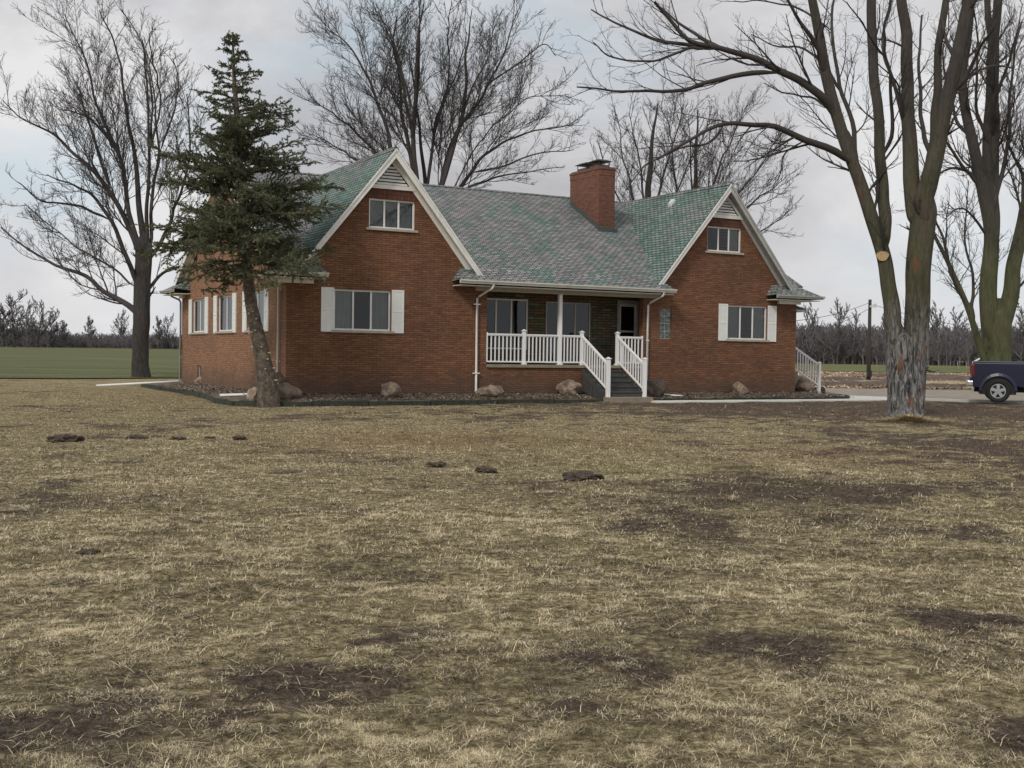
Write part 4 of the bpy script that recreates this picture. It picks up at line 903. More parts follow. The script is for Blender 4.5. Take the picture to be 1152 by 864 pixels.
# big maple on the lawn
maple = bare_tree('bare_maple', 'huge two-trunked bare maple with a grey furrowed base on the lawn and a pale scar', 33, (1017, 468),
    [([(1017, 469), (1016, 440), (1015, 400), (1015, 372)], .46, .42, 0), ([(1011, 466), (1008, 430), (1004, 390), (1003, 346), (1001, 319), (995, 284), (985, 240), (971, 200), (957, 153), (944, 89), (934, 33), (924, -20)], .30, .12, .6),
     ([(1023, 466), (1025, 430), (1028, 390), (1029, 346), (1029, 319), (1030, 284), (1033, 240), (1035, 205)], .34, .35, -.3), ([(996, 290), (994, 250), (991, 215), (987, 160), (984, 111), (980, 55), (978, -20)], .26, .13, 1.0),
     ([(1030, 262), (1025, 225), (1022, 183), (1021, 139), (1018, 83), (1017, 28), (1012, -20)], .28, .13, .8), ([(1034, 262), (1041, 220), (1050, 183), (1065, 111), (1079, 55), (1094, -20)], .33, .15, -.8), ([(1034, 250), (1040, 210), (1046, 170), (1050, 111), (1051, 55), (1062, -15)], .22, .09, 0)],
    [(s6([(580, 335), (545, 308), (480, 285), (430, 268), (380, 262), (320, 262), (270, 282), (220, 310), (165, 345)]), .125, .03, -2.5), (s6([(562, 255), (520, 205), (470, 165), (420, 142), (350, 115), (290, 95), (235, 75), (190, 25), (160, -10)]), .15, .04, -1),
     (s6([(440, 150), (340, 150), (260, 168), (180, 185), (100, 186), (15, 170)]), .09, .02, -2), (s6([(300, 98), (220, 85), (150, 72), (90, 50), (45, 30)]), .08, .02, 1), (s6([(350, 115), (280, 82), (215, 40), (170, 5)]), .08, .02, 2), (s6([(545, 155), (505, 95), (465, 40), (430, -20)]), .1, .03, -1),
     (s6([(590, 330), (560, 260), (500, 200), (450, 185), (400, 160)]), .06, .015, 2), (s6([(600, 360), (585, 260), (560, 160), (548, 60), (560, -30)]), .09, .03, 3), (s6([(556, 200), (520, 140), (470, 100), (420, 95), (370, 70)]), .07, .015, 2),
     (s6([(630, 330), (650, 240), (652, 150), (640, 60), (650, -20)]), .07, .02, -2), (s6([(690, 280), (660, 180), (640, 100), (655, 10)]), .08, .02, 2), (s6([(735, 330), (712, 230), (700, 130), (705, 20)]), .08, .03, 3), (s6([(785, 120), (760, 60), (770, -20)]), .07, .02, 1), (s6([(690, 250), (672, 220), (660, 170), (620, 130)]), .05, .015, -1),
     (s6([(320, 262), (280, 290), (220, 300), (150, 330), (120, 370)]), .04, .012, -1), (s6([(770, 200), (810, 150), (840, 90), (870, 60)]), .08, .02, -2), (s6([(740, 240), (790, 170), (850, 130), (900, 120)]), .07, .02, 2), (s6([(530, 60), (470, 20), (400, 5), (330, 0)]), .06, .015, 1), (s6([(640, 120), (600, 60), (560, 10)]), .06, .015, -2),
     (s6([(290, 95), (230, 100), (160, 115), (80, 110), (40, 80)]), .05, .015, -1), (s6([(470, 285), (440, 310), (430, 350), (410, 380)]), .03, .01, -1)],
    47, M['bark_maple'], M['twig'], tw=.0065, dens=1.1, spread=1.0, flare=1.22, upb=.04, fine=.75)
# second lawn tree behind the truck
mossy = bare_tree('bare_tree', 'mossy green trunked bare tree standing behind the pickup truck', 58, (1122, 446),
    [([(1122, 446), (1121, 420), (1122, 380), (1122, 335)], .78, .62, 0), ([(1115, 420), (1113, 340), (1113, 270), (1104, 215), (1092, 150), (1082, 90), (1086, 20), (1090, -30)], .5, .1, 0), ([(1119, 300), (1118, 200), (1120, 100), (1124, -20)], .36, .2, 1), ([(1127, 395), (1133, 340), (1137, 290), (1146, 240), (1160, 200), (1185, 120), (1200, 0)], .46, .15, -1), ([(1109, 250), (1110, 150), (1112, 60), (1108, -20)], .26, .14, 2),
     ([(1112, 425), (1104, 400), (1090, 350), (1070, 300), (1050, 255), (1046, 215), (1036, 170)], .22, .02, -1)],
    [([(1084, 100), (1080, 50), (1088, -10)], .18, .03, 1), ([(1110, 250), (1135, 180), (1142, 90), (1150, 20)], .15, .03, 2), ([(1070, 300), (1058, 262), (1040, 235), (1030, 200)], .09, .02, 1), ([(1098, 370), (1095, 320), (1085, 260), (1088, 200)], .12, .02, 2), ([(1090, 350), (1072, 320), (1062, 280), (1066, 230)], .09, .02, -1),
     ([(1105, 215), (1080, 180), (1060, 140), (1055, 90)], .12, .02, -2), ([(1094, 160), (1070, 120), (1062, 60), (1070, 0)], .11, .02, 2), ([(1140, 330), (1150, 320), (1165, 300)], .12, .03, 1), ([(1120, 180), (1100, 120), (1098, 50), (1090, 0)], .11, .02, -3), ([(1122, 120), (1140, 60), (1150, 10)], .10, .02, 1), ([(1050, 255), (1038, 240), (1020, 232)], .06, .02, 1),
     ([(1100, 200), (1075, 190), (1055, 200), (1040, 220)], .08, .02, 3), ([(1112, 270), (1092, 240), (1078, 235), (1062, 250)], .08, .02, -3), ([(1148, 240), (1150, 190), (1138, 150), (1145, 100)], .12, .02, 2)],
    53, M['bark_mossy'], M['twig'], tw=.011, dens=1.25, flare=1.1, fine=.8)
def scar(px, py, D, w, h, parent):
    c = at(px, py, D)-np.array(parent.location); d = norm(np.array([0, 0, CAMZ])-at(px, py, D)); s = norm(np.cross(np.array([0, 0, 1.]), d)); u = np.cross(d, s); mb = MB(); n = 14
    ring = [c+s*w*math.cos(a)*(1+.12*math.sin(3*a))+u*h*math.sin(a) for a in [2*math.pi*k/n for k in range(n)]]; mb.extrude([Vector(q-d*.15) for q in ring], Vector(d*.18)); mb.build('cut_scar', M['cutwood'], parent)
_A = root_ref[maple.name]; _k = np.argmin(np.hypot((_A[:, 0]-994)*.6, _A[:, 1]-288)); scar(_A[_k, 0]-1, 288, 33+_A[_k, 2]-_A[_k, 3]*.93, .17, .14, maple); 
# ------------------------------------------------------------------ spruce
def spruce():
    rs = np.random.RandomState(8); D = 34.2; b = at(303, 449, D); b[2] = -.02+.2
    root = empty('spruce_tree', b, 0, 'tall green spruce with a leaning bare lower trunk at the left corner of the house', 'tree')
    ax = catmull([at(303, 447, D), at(294, 395, D), (at(283, 345, D)), at(277, 290, D), at(272, 220, D), at(267, 140, D), at(263, 80, D), at(262, 36, D)], 48)-b
    ax[0, 2] = -.3
    r = np.interp(np.linspace(0, 1, 48), [0, .03, .12, .4, 1], [.35, .29, .23, .15, .02]); nS = 22
    V, Q = tubes(ax[None], r[None], nS); c = np.repeat(ax, nS, 0); V = c+(V-c)*(1+(rs.rand(len(V), 1)-.5)*.09); link('trunk', np_mesh('trunk', V, Q, smooth=True), M['bark_spruce'], root)
    H = ax[-1, 2]
    def axp(z): return np.array([np.interp(z, ax[:, 2], ax[:, k]) for k in range(3)])
    # pruned stubs down the bare trunk
    mb = MB()
    for k in range(34):
        z = .4+4.2*rs.rand(); a = rs.rand()*6.28; p = axp(z); rr = np.interp(z, ax[:, 2], r); d = np.array([math.cos(a), math.sin(a), .1]); q0 = p+d*rr*.8; q1 = p+d*(rr+.05+.05*rs.rand())
        mb.tube([q0, q1], [.030, .022], 6)
    mb.build('branch_stubs', plain('weathered_stub', (.42, .36, .28), .9, .3, 9), root)
    px = D/FPX
    # half width of the crown (m) against height above the base
    zt = np.array([(447-y)*px for y in (300, 285, 265, 240, 215, 185, 150, 120, 90, 60, 40)]); wt = np.array([84, 112, 124, 118, 100, 86, 68, 46, 28, 15, 4])*px
    P = []; RR = []
    z = zt[0]; 
    while z < H-.15:
        for _ in range(2 if rs.rand() < .55 else 3):
            a = rs.rand()*6.28; Lb = np.interp(z, zt, wt)*(.45+.80*rs.rand()); 
            if math.cos(a) > .2 and z < zt[4]: Lb *= 1.12
            p0 = axp(z); low = np.clip((zt[4]-z)/3.5, 0, 1); rise = .35*(1-low)+.10*low; n = 9; pts = [p0]; d = np.array([math.cos(a), math.sin(a), rise+.1*rs.randn()]); d = norm(d)
            for k in range(1, n):
                d = norm(d+np.array([0, 0, (-.13*low-.035)*(1 if k < n*.62 else -1.1)])+rs.randn(3)*.05); pts.append(pts[-1]+d*Lb/(n-1))
            P.append(pts); RR.append(np.linspace(max(.012, .012+.011*Lb), .006, n))
        z += .115+.02*rs.rand()
    P = np.array(P); RR = np.array(RR); parts = [tubes(P, RR, 5)]
    L = np.linalg.norm(np.diff(P, axis=1), axis=-1).sum(1)
    P1, R1 = children(P, RR, np.maximum(4, (L*7.5).astype(int)), rs, .36, (.65, 1.05), 6, -.05, .08, .12, .6, .5, .18, 1.1, lpow=.72, rmin=.006, flat=.8)
    parts.append(tubes(P1, R1, 4)); V, Q = merge_parts(parts); link('branches', np_mesh('branches', V, Q, smooth=True), M['bark_spruce'], root)
    l1 = np.linalg.norm(np.diff(P1, axis=1), axis=-1).sum(1)
    P2, R2 = children(P1, R1, np.maximum(3, (l1*9).astype(int)), rs, .45, (.5, 1.0), 4, -.04, .10, .08, .8, .6, .10, .30, lpow=.5, rmin=.006)
    # needled shoots: bottle brushes of short blades round every twig
    def brush(Pt, per_m, ln, w, c0, c1):
        nb, n, _ = Pt.shape; L = np.linalg.norm(np.diff(Pt, axis=1), axis=-1).sum(1); cnt = np.maximum(4, (L*per_m).astype(int)); pid = np.repeat(np.arange(nb), cnt); N = len(pid)
        t = (.08+.92*rs.rand(N))*(n-1)*.999; i = t.astype(int); f = (t-i)[:, None]; p = Pt[pid, i]*(1-f)+Pt[pid, i+1]*f; T = norm(Pt[pid, i+1]-Pt[pid, i]); rv = rs.randn(N, 3); side = norm(rv-T*np.sum(rv*T, -1, keepdims=True))
        d = norm(T*(.55+.3*rs.rand(N, 1))+side); l = ln*(.7+.6*rs.rand(N, 1)); wv = norm(np.cross(d, rs.randn(N, 3)))*w; a = p-wv; b_ = p+wv; c = p+d*l
        V = np.stack([a, b_, c], 1).reshape(-1, 3); Tq = np.arange(N*3).reshape(N, 3)
        hgt = np.clip((p[:, 2]-zt[0])/(H-zt[0]), 0, 1)[:, None]; k = np.clip(rs.rand(N, 1)*.55+.45*rs.rand(nb, 1)[pid], 0, 1); col = c0*(1-k)+c1*k; col = col*(1-hgt*.25)+np.array([.03, .045, .035])*hgt*.25
        return V, Tq, np.repeat(col, 3, 0)
    c0 = np.array([.055, .066, .045]); c1 = np.array([.23, .245, .135])
    Vs = []; Ts = []; Cs = []; o = 0
    for Pt, pm, ln, w in ((P, 90, .055, .011), (P1, 170, .052, .011), (P2, 230, .046, .010)):
        V, T, C_ = brush(Pt, pm, ln, w, c0, c1); Vs.append(V); Ts.append(T+o); Cs.append(C_); o += len(V)
    link('needles', np_mesh('needles', np.concatenate(Vs), None, np.concatenate(Ts), col=np.concatenate(Cs)), M['needle'], root)
    print('spruce needles', o//3)
spruce()
# ------------------------------------------------------------------ far trees
def generic_tree(seed, h, spread=.5, stems=5, dens=1.0, tw=.03, levels=2):
    rs = np.random.RandomState(seed); tp = []; r0 = h*.022
    T = catmull([(0, 0, -.5), (0, 0, h*.15), (rs.randn()*.02*h, 0, h*.3), (rs.randn()*.04*h, rs.randn()*.03*h, h*.62), (rs.randn()*.05*h, 0, h*.95)], 12); Rt = np.linspace(r0, .03, 12)
    tr = tubes(T[None], Rt[None], 6); parts = []
    P0, R0 = children(T[None], Rt[None], stems*5, rs, spread, (.5, 1.0), 8, .10, .07, .2, .6, .25, 1, h*.6, rmin=tw*2); parts.append(tubes(P0, R0, 4))
    P1, R1 = children(P0, R0, int(6*dens), rs, .45, (.4, .8), 6, .07, .1, .15, .6, .4, .5, 4, rmin=tw*1.3); parts.append(tubes(P1, R1, 3))
    if levels > 1:
        P2, R2 = children(P1, R1, int(6*dens), rs, .5, (.4, .8), 4, .06, .12, .1, .8, .5, .4, 2.2, rmin=tw); parts.append(tubes(P2, R2, 3))
    return tr, merge_parts(parts)
protos = []
for k, (h, sp) in enumerate([(13, .55), (13, .45), (10, .62), (9, .5)]):
    tr, cr = generic_tree(100+k, h, sp, 5, 1.2, .05); protos.append((np_mesh('trunk', *tr[:1], tr[1], smooth=True), np_mesh('crown', cr[0], cr[1]), h))
def place_far(px, py_top, Y, k, label, group, name='bare_tree', sx=1.0, rot=None):
    """one far tree: its foot on the ground at depth Y, its top reaching the given pixel row"""
    g = at(px, 390, Y); z = float(ground_z(g[0], g[1])); top = at(px, py_top, Y)[2]; s = (top-z)/protos[k][2]/.98
    r = empty(name, (g[0], g[1], z), 0, label, 'tree', group); r.rotation_euler = (0, 0, px*1.3 if rot is None else rot); r.scale = (s*sx, s*sx, s)
    for nm, me, mt in (('trunk', protos[k][0], M['bark_far']), ('crown', protos[k][1], M['twig_far'])):
        o = bpy.data.objects.new(nm, me); S.collection.objects.link(o); o.parent = r
        if not me.materials: me.materials.append(mt)
M['twig_far'] = plain('hazed_far_twigs', (.16, .145, .15), .9, .25, .2)  # lightened grey: distance haze is put into the twig colour
FG = 'bare trees on the far hedgerow beyond the green field'
for a in [(16, 337, 285, 0, 'biggest round-headed bare tree of the far left hedgerow', 1.2), (43, 341, 290, 1, 'narrow bare tree right of the biggest one in the far left hedgerow', .9), (60, 356, 300, 2, 'low bushy bare tree at the right end of the tall far left clump', 1.3),
          (101, 362, 310, 3, 'lone small rounded bare tree midway along the hedgerow left of the big dark trunk', 1.2), (136, 358, 315, 2, 'small bare tree on the hedgerow just left of the big dark trunk', 1.0), (178, 362, 300, 3, 'small bare hedgerow tree just right of the big dark trunk', 1.1),
          (190, 358, 305, 1, 'small bare tree on the hedgerow nearest the left wall of the house', 1.1), (-12, 345, 288, 2, 'bare tree at the left edge of the far hedgerow', 1.2), (3, 350, 280, 3, 'shrubby bare tree left of the biggest hedgerow tree', 1.2), (30, 350, 282, 2, 'bare tree tucked between the two tallest of the far left clump', 1.0), (72, 366, 296, 3, 'lowest bushy tree right of the far left clump', 1.3)]:
    place_far(a[0], a[1], a[2], a[3], a[4], FG, sx=a[5])
WG = 'taller bare trees standing out of the far right woodland'
for a in [(942, 349, 300, 0, 'tallest bare tree of the far woodland, left of the utility pole', 1.0), (912, 356, 310, 2, 'rounded bare tree at the left end of the right woodland beside the house', .9), (962, 356, 305, 1, 'bare tree of the far woodland just left of the utility pole', .8), (1000, 354, 330, 3, 'bare tree of the far woodland right of the utility pole', .9),
          (1052, 356, 330, 2, 'bare tree of the far woodland right of the grey furrowed trunk', 1.0), (1076, 354, 340, 1, 'bare tree of the far woodland left of the mossy trunk', 1.0), (1149, 346, 300, 0, 'bare tree of the far woodland at the right edge of the picture', 1.0)]:
    place_far(a[0], a[1], a[2], a[3], a[4], WG, sx=a[5])
def woodland(name, label, x0, x1, Y0, Y1, hpx, n, seed, mat, tw, xr=None):
    """a dense far belt of scrub and young trees read as one mass; extents are pixel columns"""
    rs = np.random.RandomState(seed); base = []
    for k in range(6):
        tr, cr = generic_tree(200+k+seed, 10, .42, 4, .8, tw, levels=1); base.append(merge_parts([tr, cr]))
    Vs = []; Qs = []; o = 0
    for i in range(n):
        x = x0+(x1-x0)*(i+rs.rand())/n; Y = Y0+(Y1-Y0)*rs.rand(); g = at(x, 395, Y); z = float(ground_z(g[0], g[1])); h = hpx(x)*(.68+.34*rs.rand())*Y/FPX; s = h/10; V, Q = base[rs.randint(6)]
        a = rs.rand()*6.28; c, sn = math.cos(a), math.sin(a); w = s*1.25; X = np.stack([(V[:, 0]*c-V[:, 1]*sn)*w+g[0], (V[:, 0]*sn+V[:, 1]*c)*w+g[1], V[:, 2]*s+z-.3], -1); Vs.append(X); Qs.append(Q+o); o += len(V)
    ob = link(name, np_mesh(name, np.concatenate(Vs), np.concatenate(Qs)), mat); tag(ob, label, 'woodland', kind='stuff')
    print(name, o)
woodland('hedgerow', 'low grey-mauve bare hedgerow along the far edge of the green field', -150, 340, 298, 335, lambda x: 17 if x > 60 else 21, 1500, 3, M['twig_far'], .055)
woodland('woodland', 'dense grey bare woodland beyond the right-hand field', 720, 1500, 300, 400, lambda x: 42, 2300, 4, M['twig_far'], .05)
# ------------------------------------------------------------------ boulders
def boulder(px, py, Y, w, h, d, mat, label, seed, z=None, group='fieldstones along the foot of the house'):
    rs = np.random.RandomState(seed); bm = bmesh.new(); bmesh.ops.create_icosphere(bm, subdivisions=4, radius=1)
    cuts = [(norm(rs.randn(3)), .62+.25*rs.rand()) for _ in range(9)]; off = rs.rand(3)*50
    for v in bm.verts:
        p = np.array(v.co); 
        for n, c in cuts:
            t = p@n
            if t > c: p = p-n*(t-c)*.85
        q = p*2.2+off; nn = vnoise(q[0]+q[2], q[1]-q[2]*.7, seed)-.5; n2 = vnoise(q[0]*3, q[1]*3+q[2]*3, seed+1)-.5
        p = p*(1+.30*nn+.14*n2); v.co = (p[0]*w/2*1.15, p[1]*d/2*1.1, p[2]*h*.62+h*.42)
    me = bpy.data.meshes.new('boulder'); bm.to_mesh(me); bm.free(); me.polygons.foreach_set('use_smooth', [True]*len(me.polygons))
    g = at(px, py, Y); o = link('boulder', me, mat); o.location = (g[0], g[1], g[2]-.03 if z is None else z); o.rotation_euler = (0, 0, TH+rs.randn()*.3); tag(o, label, 'boulder', group)
RK = [(226, 434, 46.0, .55, .40, .5, 'rock_pink', 'small pinkish stone beside the basement window on the left wall'), (287, 451, 34.6, .42, .42, .4, 'rock_pink', 'pale pink pointed stone just left of the foot of the spruce'),
      (322, 450, 35.3, .80, .52, .6, 'rock_tan', 'brown boulder just right of the foot of the spruce'), (313, 440, 36.0, .40, .62, .5, 'rock_dark', 'upright stone behind the brown boulder at the house corner'),
      (440, 447, 37.0, .76, .50, .5, 'rock_tan', 'rounded tan boulder under the left ground-floor window'), (540, 446, 39.2, .34, .34, .3, 'rock_tan', 'small stone right beside the downspout left of the porch'),
      (554, 446, 38.8, .78, .44, .5, 'rock_pink', 'sloping pinkish boulder right of the porch downspout'), (641, 444, 40.9, .98, .52, .6, 'rock_pink', 'wide smooth pinkish boulder below the porch railing'),
      (734, 446, 42.0, .85, .70, .7, 'rock_dark', 'dark mossy boulder right of the front steps'), (832, 445, 44.6, .62, .52, .5, 'rock_tan', 'brown boulder under the right ground-floor window'),
      (905, 442, 48.5, 1.0, .60, .7, 'rock_tan', 'brown boulder by the side steps at the right end of the house'), (919, 442, 49.5, .6, .34, .5, 'rock_dark', 'low dark stone at the right tip of the bed')]
for i, a in enumerate(RK): boulder(*a[:6], M[a[6]], a[7], 60+i)
# ------------------------------------------------------------------ utility pole and lines
pb = on_ground(977, 430.5); pb[2] = float(ground_z(pb[0], pb[1])); PD = pb[1]; ptop = at(978.8, 337, PD)
root = empty('utility_pole', pb, 0, 'thin dark wooden utility pole standing in the right-hand field', 'utility pole')
mb = MB(); tp_ = ptop-pb; mb.tube([(0, 0, -.4), (tp_[0]*.5, 0, tp_[2]*.5), (tp_[0], 0, tp_[2])], [.15, .13, .11], 10); mb.build('pole', M['twig_dark'], root)
mb = MB(); mb.box(tp_[0]-.05, tp_[0]+.42, -.2, -.08, tp_[2]-.55, tp_[2]-.42); mb.tube([(tp_[0]+.35, -.14, tp_[2]-.42), (tp_[0]+.35, -.14, tp_[2]-.25)], .05, 8); mb.build('insulator_arm', M['galv'], root)
mb = MB(); mb.box(-.16, .16, -.26, -.12, .35, .8); mb.build('meter_box', M['dark'], root)
def line(a, b, sag, label):
    a = np.array(a); b = np.array(b); mb = MB(); P = [a+(b-a)*t-np.array([0, 0, sag*4*t*(1-t)]) for t in np.linspace(0, 1, 18)]; mb.tube(P, .016, 5, cap=False); tag(mb.build('power_line', M['wire']), label, 'power line', 'overhead lines from the utility pole')
line(ptop+np.array([0, 0, -.2]), at(880, 362, 62), .25, 'upper overhead wire from the pole top towards the house'); line(ptop+np.array([0, 0, -.6]), at(870, 385, 58), .3, 'lower overhead wire from the pole towards the house')
line(ptop+np.array([.2, 0, -.35]), at(1300, 375, 70), .9, 'overhead wire running right from the pole behind the trees')
# ------------------------------------------------------------------ pickup truck
def truck():
    c = on_ground(1121, 455.3); ang = R(-20); root = empty('pickup_truck', (c[0], c[1], float(ground_z(c[0], c[1]))+.06), ang, 'dark navy blue pickup truck with covered bed parked on the gravel', 'pickup truck')
    paint = NT('navy_paint'); paint.set('Base Color', (.004, .006, .034)).set('Roughness', .36).set('Coat Weight', .3).set('Coat Roughness', .06)
    cover = plain('bed_cover_vinyl', (.075, .10, .145), .5, .08, 4); rub = plain('tyre_rubber', (.018, .018, .018), .8, .2, 8); chrome = NT('chrome'); chrome.set('Base Color', (.75, .75, .76)).set('Metallic', 1.0).set('Roughness', .18)
    alloy = NT('alloy'); alloy.set('Base Color', (.6, .61, .63)).set('Metallic', .9).set('Roughness', .3); blackp = plain('black_plastic', (.012, .012, .013), .6, .1, 5); red = plain('tail_lamp_red', (.20, .006, .008), .2, .05, 5)
    RW = .43; WX = [0.0, 3.65]; Wd = .98
    def arch(cx, r, z0, n=10): return [(cx+r*math.cos(a), RW+r*math.sin(a)) for a in np.linspace(math.pi, 0, n)]
    low = .52
    prof = [(-1.12, low+.10), (-1.16, .95), (-1.12, 1.46), (1.02, 1.46), (1.02, low)]
    a1 = [(x, z) for x, z in arch(0, .56, 0) if z > low-.02]
    prof = [(-.86, low+.04), (-.92, .98), (-.89, 1.47), (1.04, 1.47), (1.04, low)]+a1[::-1]+[(-.56, low)]
    def slab(name, pr, y, mat, bev=.03, par=root):
        mb = MB(); mb.extrude([(x, -y, z) for x, z in pr], (0, 2*y, 0)); return mb.build(name, mat, par, bevel=bev)
    bed = slab('bed', prof, Wd, paint.mat)
    mb = MB(); mb.box(-.84, 1.02, -Wd+.03, Wd-.03, 1.472, 1.53); mb.build('bed_cover', cover, root, bevel=.02)
    for s in (-1, 1):                # arch lips standing proud of the side
        mb = MB(); A = arch(0, .56, 0, 15); B = arch(0, .66, 0, 15)
        for i in range(14):
            y = s*(Wd+.001); y2 = s*(Wd+.035); mb.hexa([(A[i][0], y, A[i][1]), (A[i+1][0], y, A[i+1][1]), (B[i+1][0], y, B[i+1][1]), (B[i][0], y, B[i][1]), (A[i][0], y2, A[i][1]), (A[i+1][0], y2, A[i+1][1]), (B[i+1][0], y, B[i+1][1]+.001), (B[i][0], y, B[i][1]+.001)])
        mb.build('wheel_arch', paint.mat, root)
        mb = MB(); mb.box(-.935, -.82, s*(Wd-.16), s*(Wd+.004), .98, 1.40) if s > 0 else mb.box(-.935, -.82, -(Wd+.004), -(Wd-.16), .98, 1.40); mb.build('tail_lamp', red, root, bevel=.02)
    mb = MB(); mb.box(-1.08, -.84, -.95, .95, .60, .80); mb.build('rear_bumper', chrome.mat, root, bevel=.04)
    mb = MB(); mb.box(-.96, -.90, -.7, .7, .62, .9); mb.build('tailgate_trim', blackp, root)
    # cab, doors, hood
    cab = [(1.07, low), (1.07, 1.47), (1.16, 1.52), (1.30, 1.93), (1.60, 2.0), (2.55, 1.99), (3.25, 1.50), (3.30, low)]
    slab('cab', cab, Wd-.04, paint.mat, .05)
    nose = [(3.10, low)]+[(x, z) for x, z in [(3.09, 1.44), (4.35, 1.36), (4.52, 1.2), (4.56, .6), (4.5, low)]]+[(x, z) for x, z in arch(3.65, .54, 0) if z > low-.02][::-1]
    slab('hood', nose, Wd-.01, paint.mat, .05)
    mb = MB()
    for s in (-1, 1):
        y0 = s*(Wd-.036); y1 = s*(Wd-.030)
        for w_ in ([(1.30, 1.50), (2.0, 1.50), (2.0, 1.90), (1.45, 1.88)], [(2.06, 1.50), (3.02, 1.50), (2.52, 1.89), (2.06, 1.90)]): mb.extrude([(x, y0, z) for x, z in w_], (0, y1-y0, 0))
    gl = NT('truck_glass'); gl.set('Base Color', (.01, .012, .014)).set('Roughness', .03); mb.build('side_window', gl.mat, root)
    mb = MB()
    for s in (-1, 1): mb.box(1.15, 3.0, s*Wd-.06, s*Wd+.06, .42, .48)
    mb.build('running_board', chrome.mat, root, bevel=.01)
    mb = MB(); mb.box(-.8, 4.3, -.45, .45, .38, .60); mb.build('chassis', blackp, root); mb = MB(); mb.box(-.62, .62, -Wd+.06, Wd-.06, .3, 1.1); mb.build('wheel_well', blackp, root)
    for wx in WX:
        for s in (-1, 1):
            w = empty('wheel', (wx, s*(Wd-.13), RW)); w.parent = root
            mb = MB(); prof_ = [(.27, -.12), (.36, -.135), (.41, -.125), (.43, -.10), (.43, .10), (.41, .125), (.36, .135), (.27, .12)]; n = 36
            for k in range(n):
                a, b = 2*math.pi*k/n, 2*math.pi*(k+1)/n
                for (r1, y1), (r2, y2) in zip(prof_, prof_[1:]+prof_[:1]): mb.face([(r1*math.cos(a), y1, r1*math.sin(a)), (r1*math.cos(b), y1, r1*math.sin(b)), (r2*math.cos(b), y2, r2*math.sin(b)), (r2*math.cos(a), y2, r2*math.sin(a))], sm=True)
            mb.build('tyre', rub, w)
            mb = MB(); yo = s*.11
            for k in range(n):
                a, b = 2*math.pi*k/n, 2*math.pi*(k+1)/n; mb.hexa([(r*math.cos(t), y, r*math.sin(t)) for y in (yo, yo-s*.06) for r, t in ((.235, a), (.235, b), (.275, b), (.275, a))])
            for k in range(5):
                a = 2*math.pi*k/5+.3; c_, s_ = math.cos(a), math.sin(a); t = (-s_, c_)
                mb.hexa([(c_*r+t[0]*h, y, s_*r+t[1]*h) for y in (yo-s*.005, yo-s*.05) for r, h in ((.05, -.05), (.24, -.062), (.24, .062), (.05, .05))])
            mb.tube([(0, yo-s*.05, 0), (0, yo+s*.012, 0)], .065, 16); mb.build('rim', alloy.mat, w, merge=False)
            mb = MB(); mb.tube([(0, yo-s*.09, 0), (0, yo-s*.07, 0)], .25, 24); mb.build('brake_disc', blackp, w)
truck()
# ------------------------------------------------------------------ distant yard things
def barn():
    Y = 190; g = at(1117, 395, Y); z = float(ground_z(g[0], g[1])); r = empty('barn', (g[0], g[1], z), -.40, 'small red barn with a pale roof edge far behind the mossy trunk', 'barn'); redp = plain('barn_red', (.14, .055, .05), .8, .2, 2); hw_ = 2.7; ht = 1.3; ap = 3.0
    mb = MB(); mb.extrude([(-hw_, 0, 0), (hw_, 0, 0), (hw_, 0, ht), (0, 0, ap), (-hw_, 0, ht)], (0, 8, 0)); mb.build('wall', redp, r)
    mb = MB()
    for s in (-1, 1): mb.extrude([(0, -.3, ap+.12), (s*(hw_+.35), -.3, ht-.08), (s*(hw_+.35), -.3, ht+.02), (0, -.3, ap+.24)], (0, 8.6, 0))
    mb.build('roof', plain('barn_roof', (.20, .11, .10), .7, .2, 2), r)
    mb = MB(); mb.extrude([(0, -.36, ap+.26), (-(hw_+.4), -.36, ht+.06), (-(hw_+.4), -.36, ht-.22), (0, -.36, ap-.05)], (0, .05, 0)); mb.build('barge_board', M['white'], r)
    mb = MB(); mb.box(-1.0, 1.0, -.05, 0, 0, 1.5); mb.build('door', M['white'], r)
barn()
def goal():
    Y = 200; g = at(1082, 405, Y); z = float(ground_z(g[0], g[1])); r = empty('swing_frame', (g[0], g[1], z), 0, 'tiny pale metal play frame at the far edge of the right-hand field', 'play frame'); w = .75; h = 1.3
    for x in (-w, w):
        mb = MB(); mb.tube([(x, -.5, 0), (x, 0, h), (x, .5, 0)], .022, 6); mb.build('leg', M['galv'], r)
    mb = MB(); mb.tube([(-w, 0, h), (w, 0, h)], .022, 6); mb.build('crossbar', M['galv'], r)
goal()
M['clod'] = plain('molehill_soil', (.085, .062, .048), 1, .7, 14, 1.0, dirt=(.2, .16, .1))
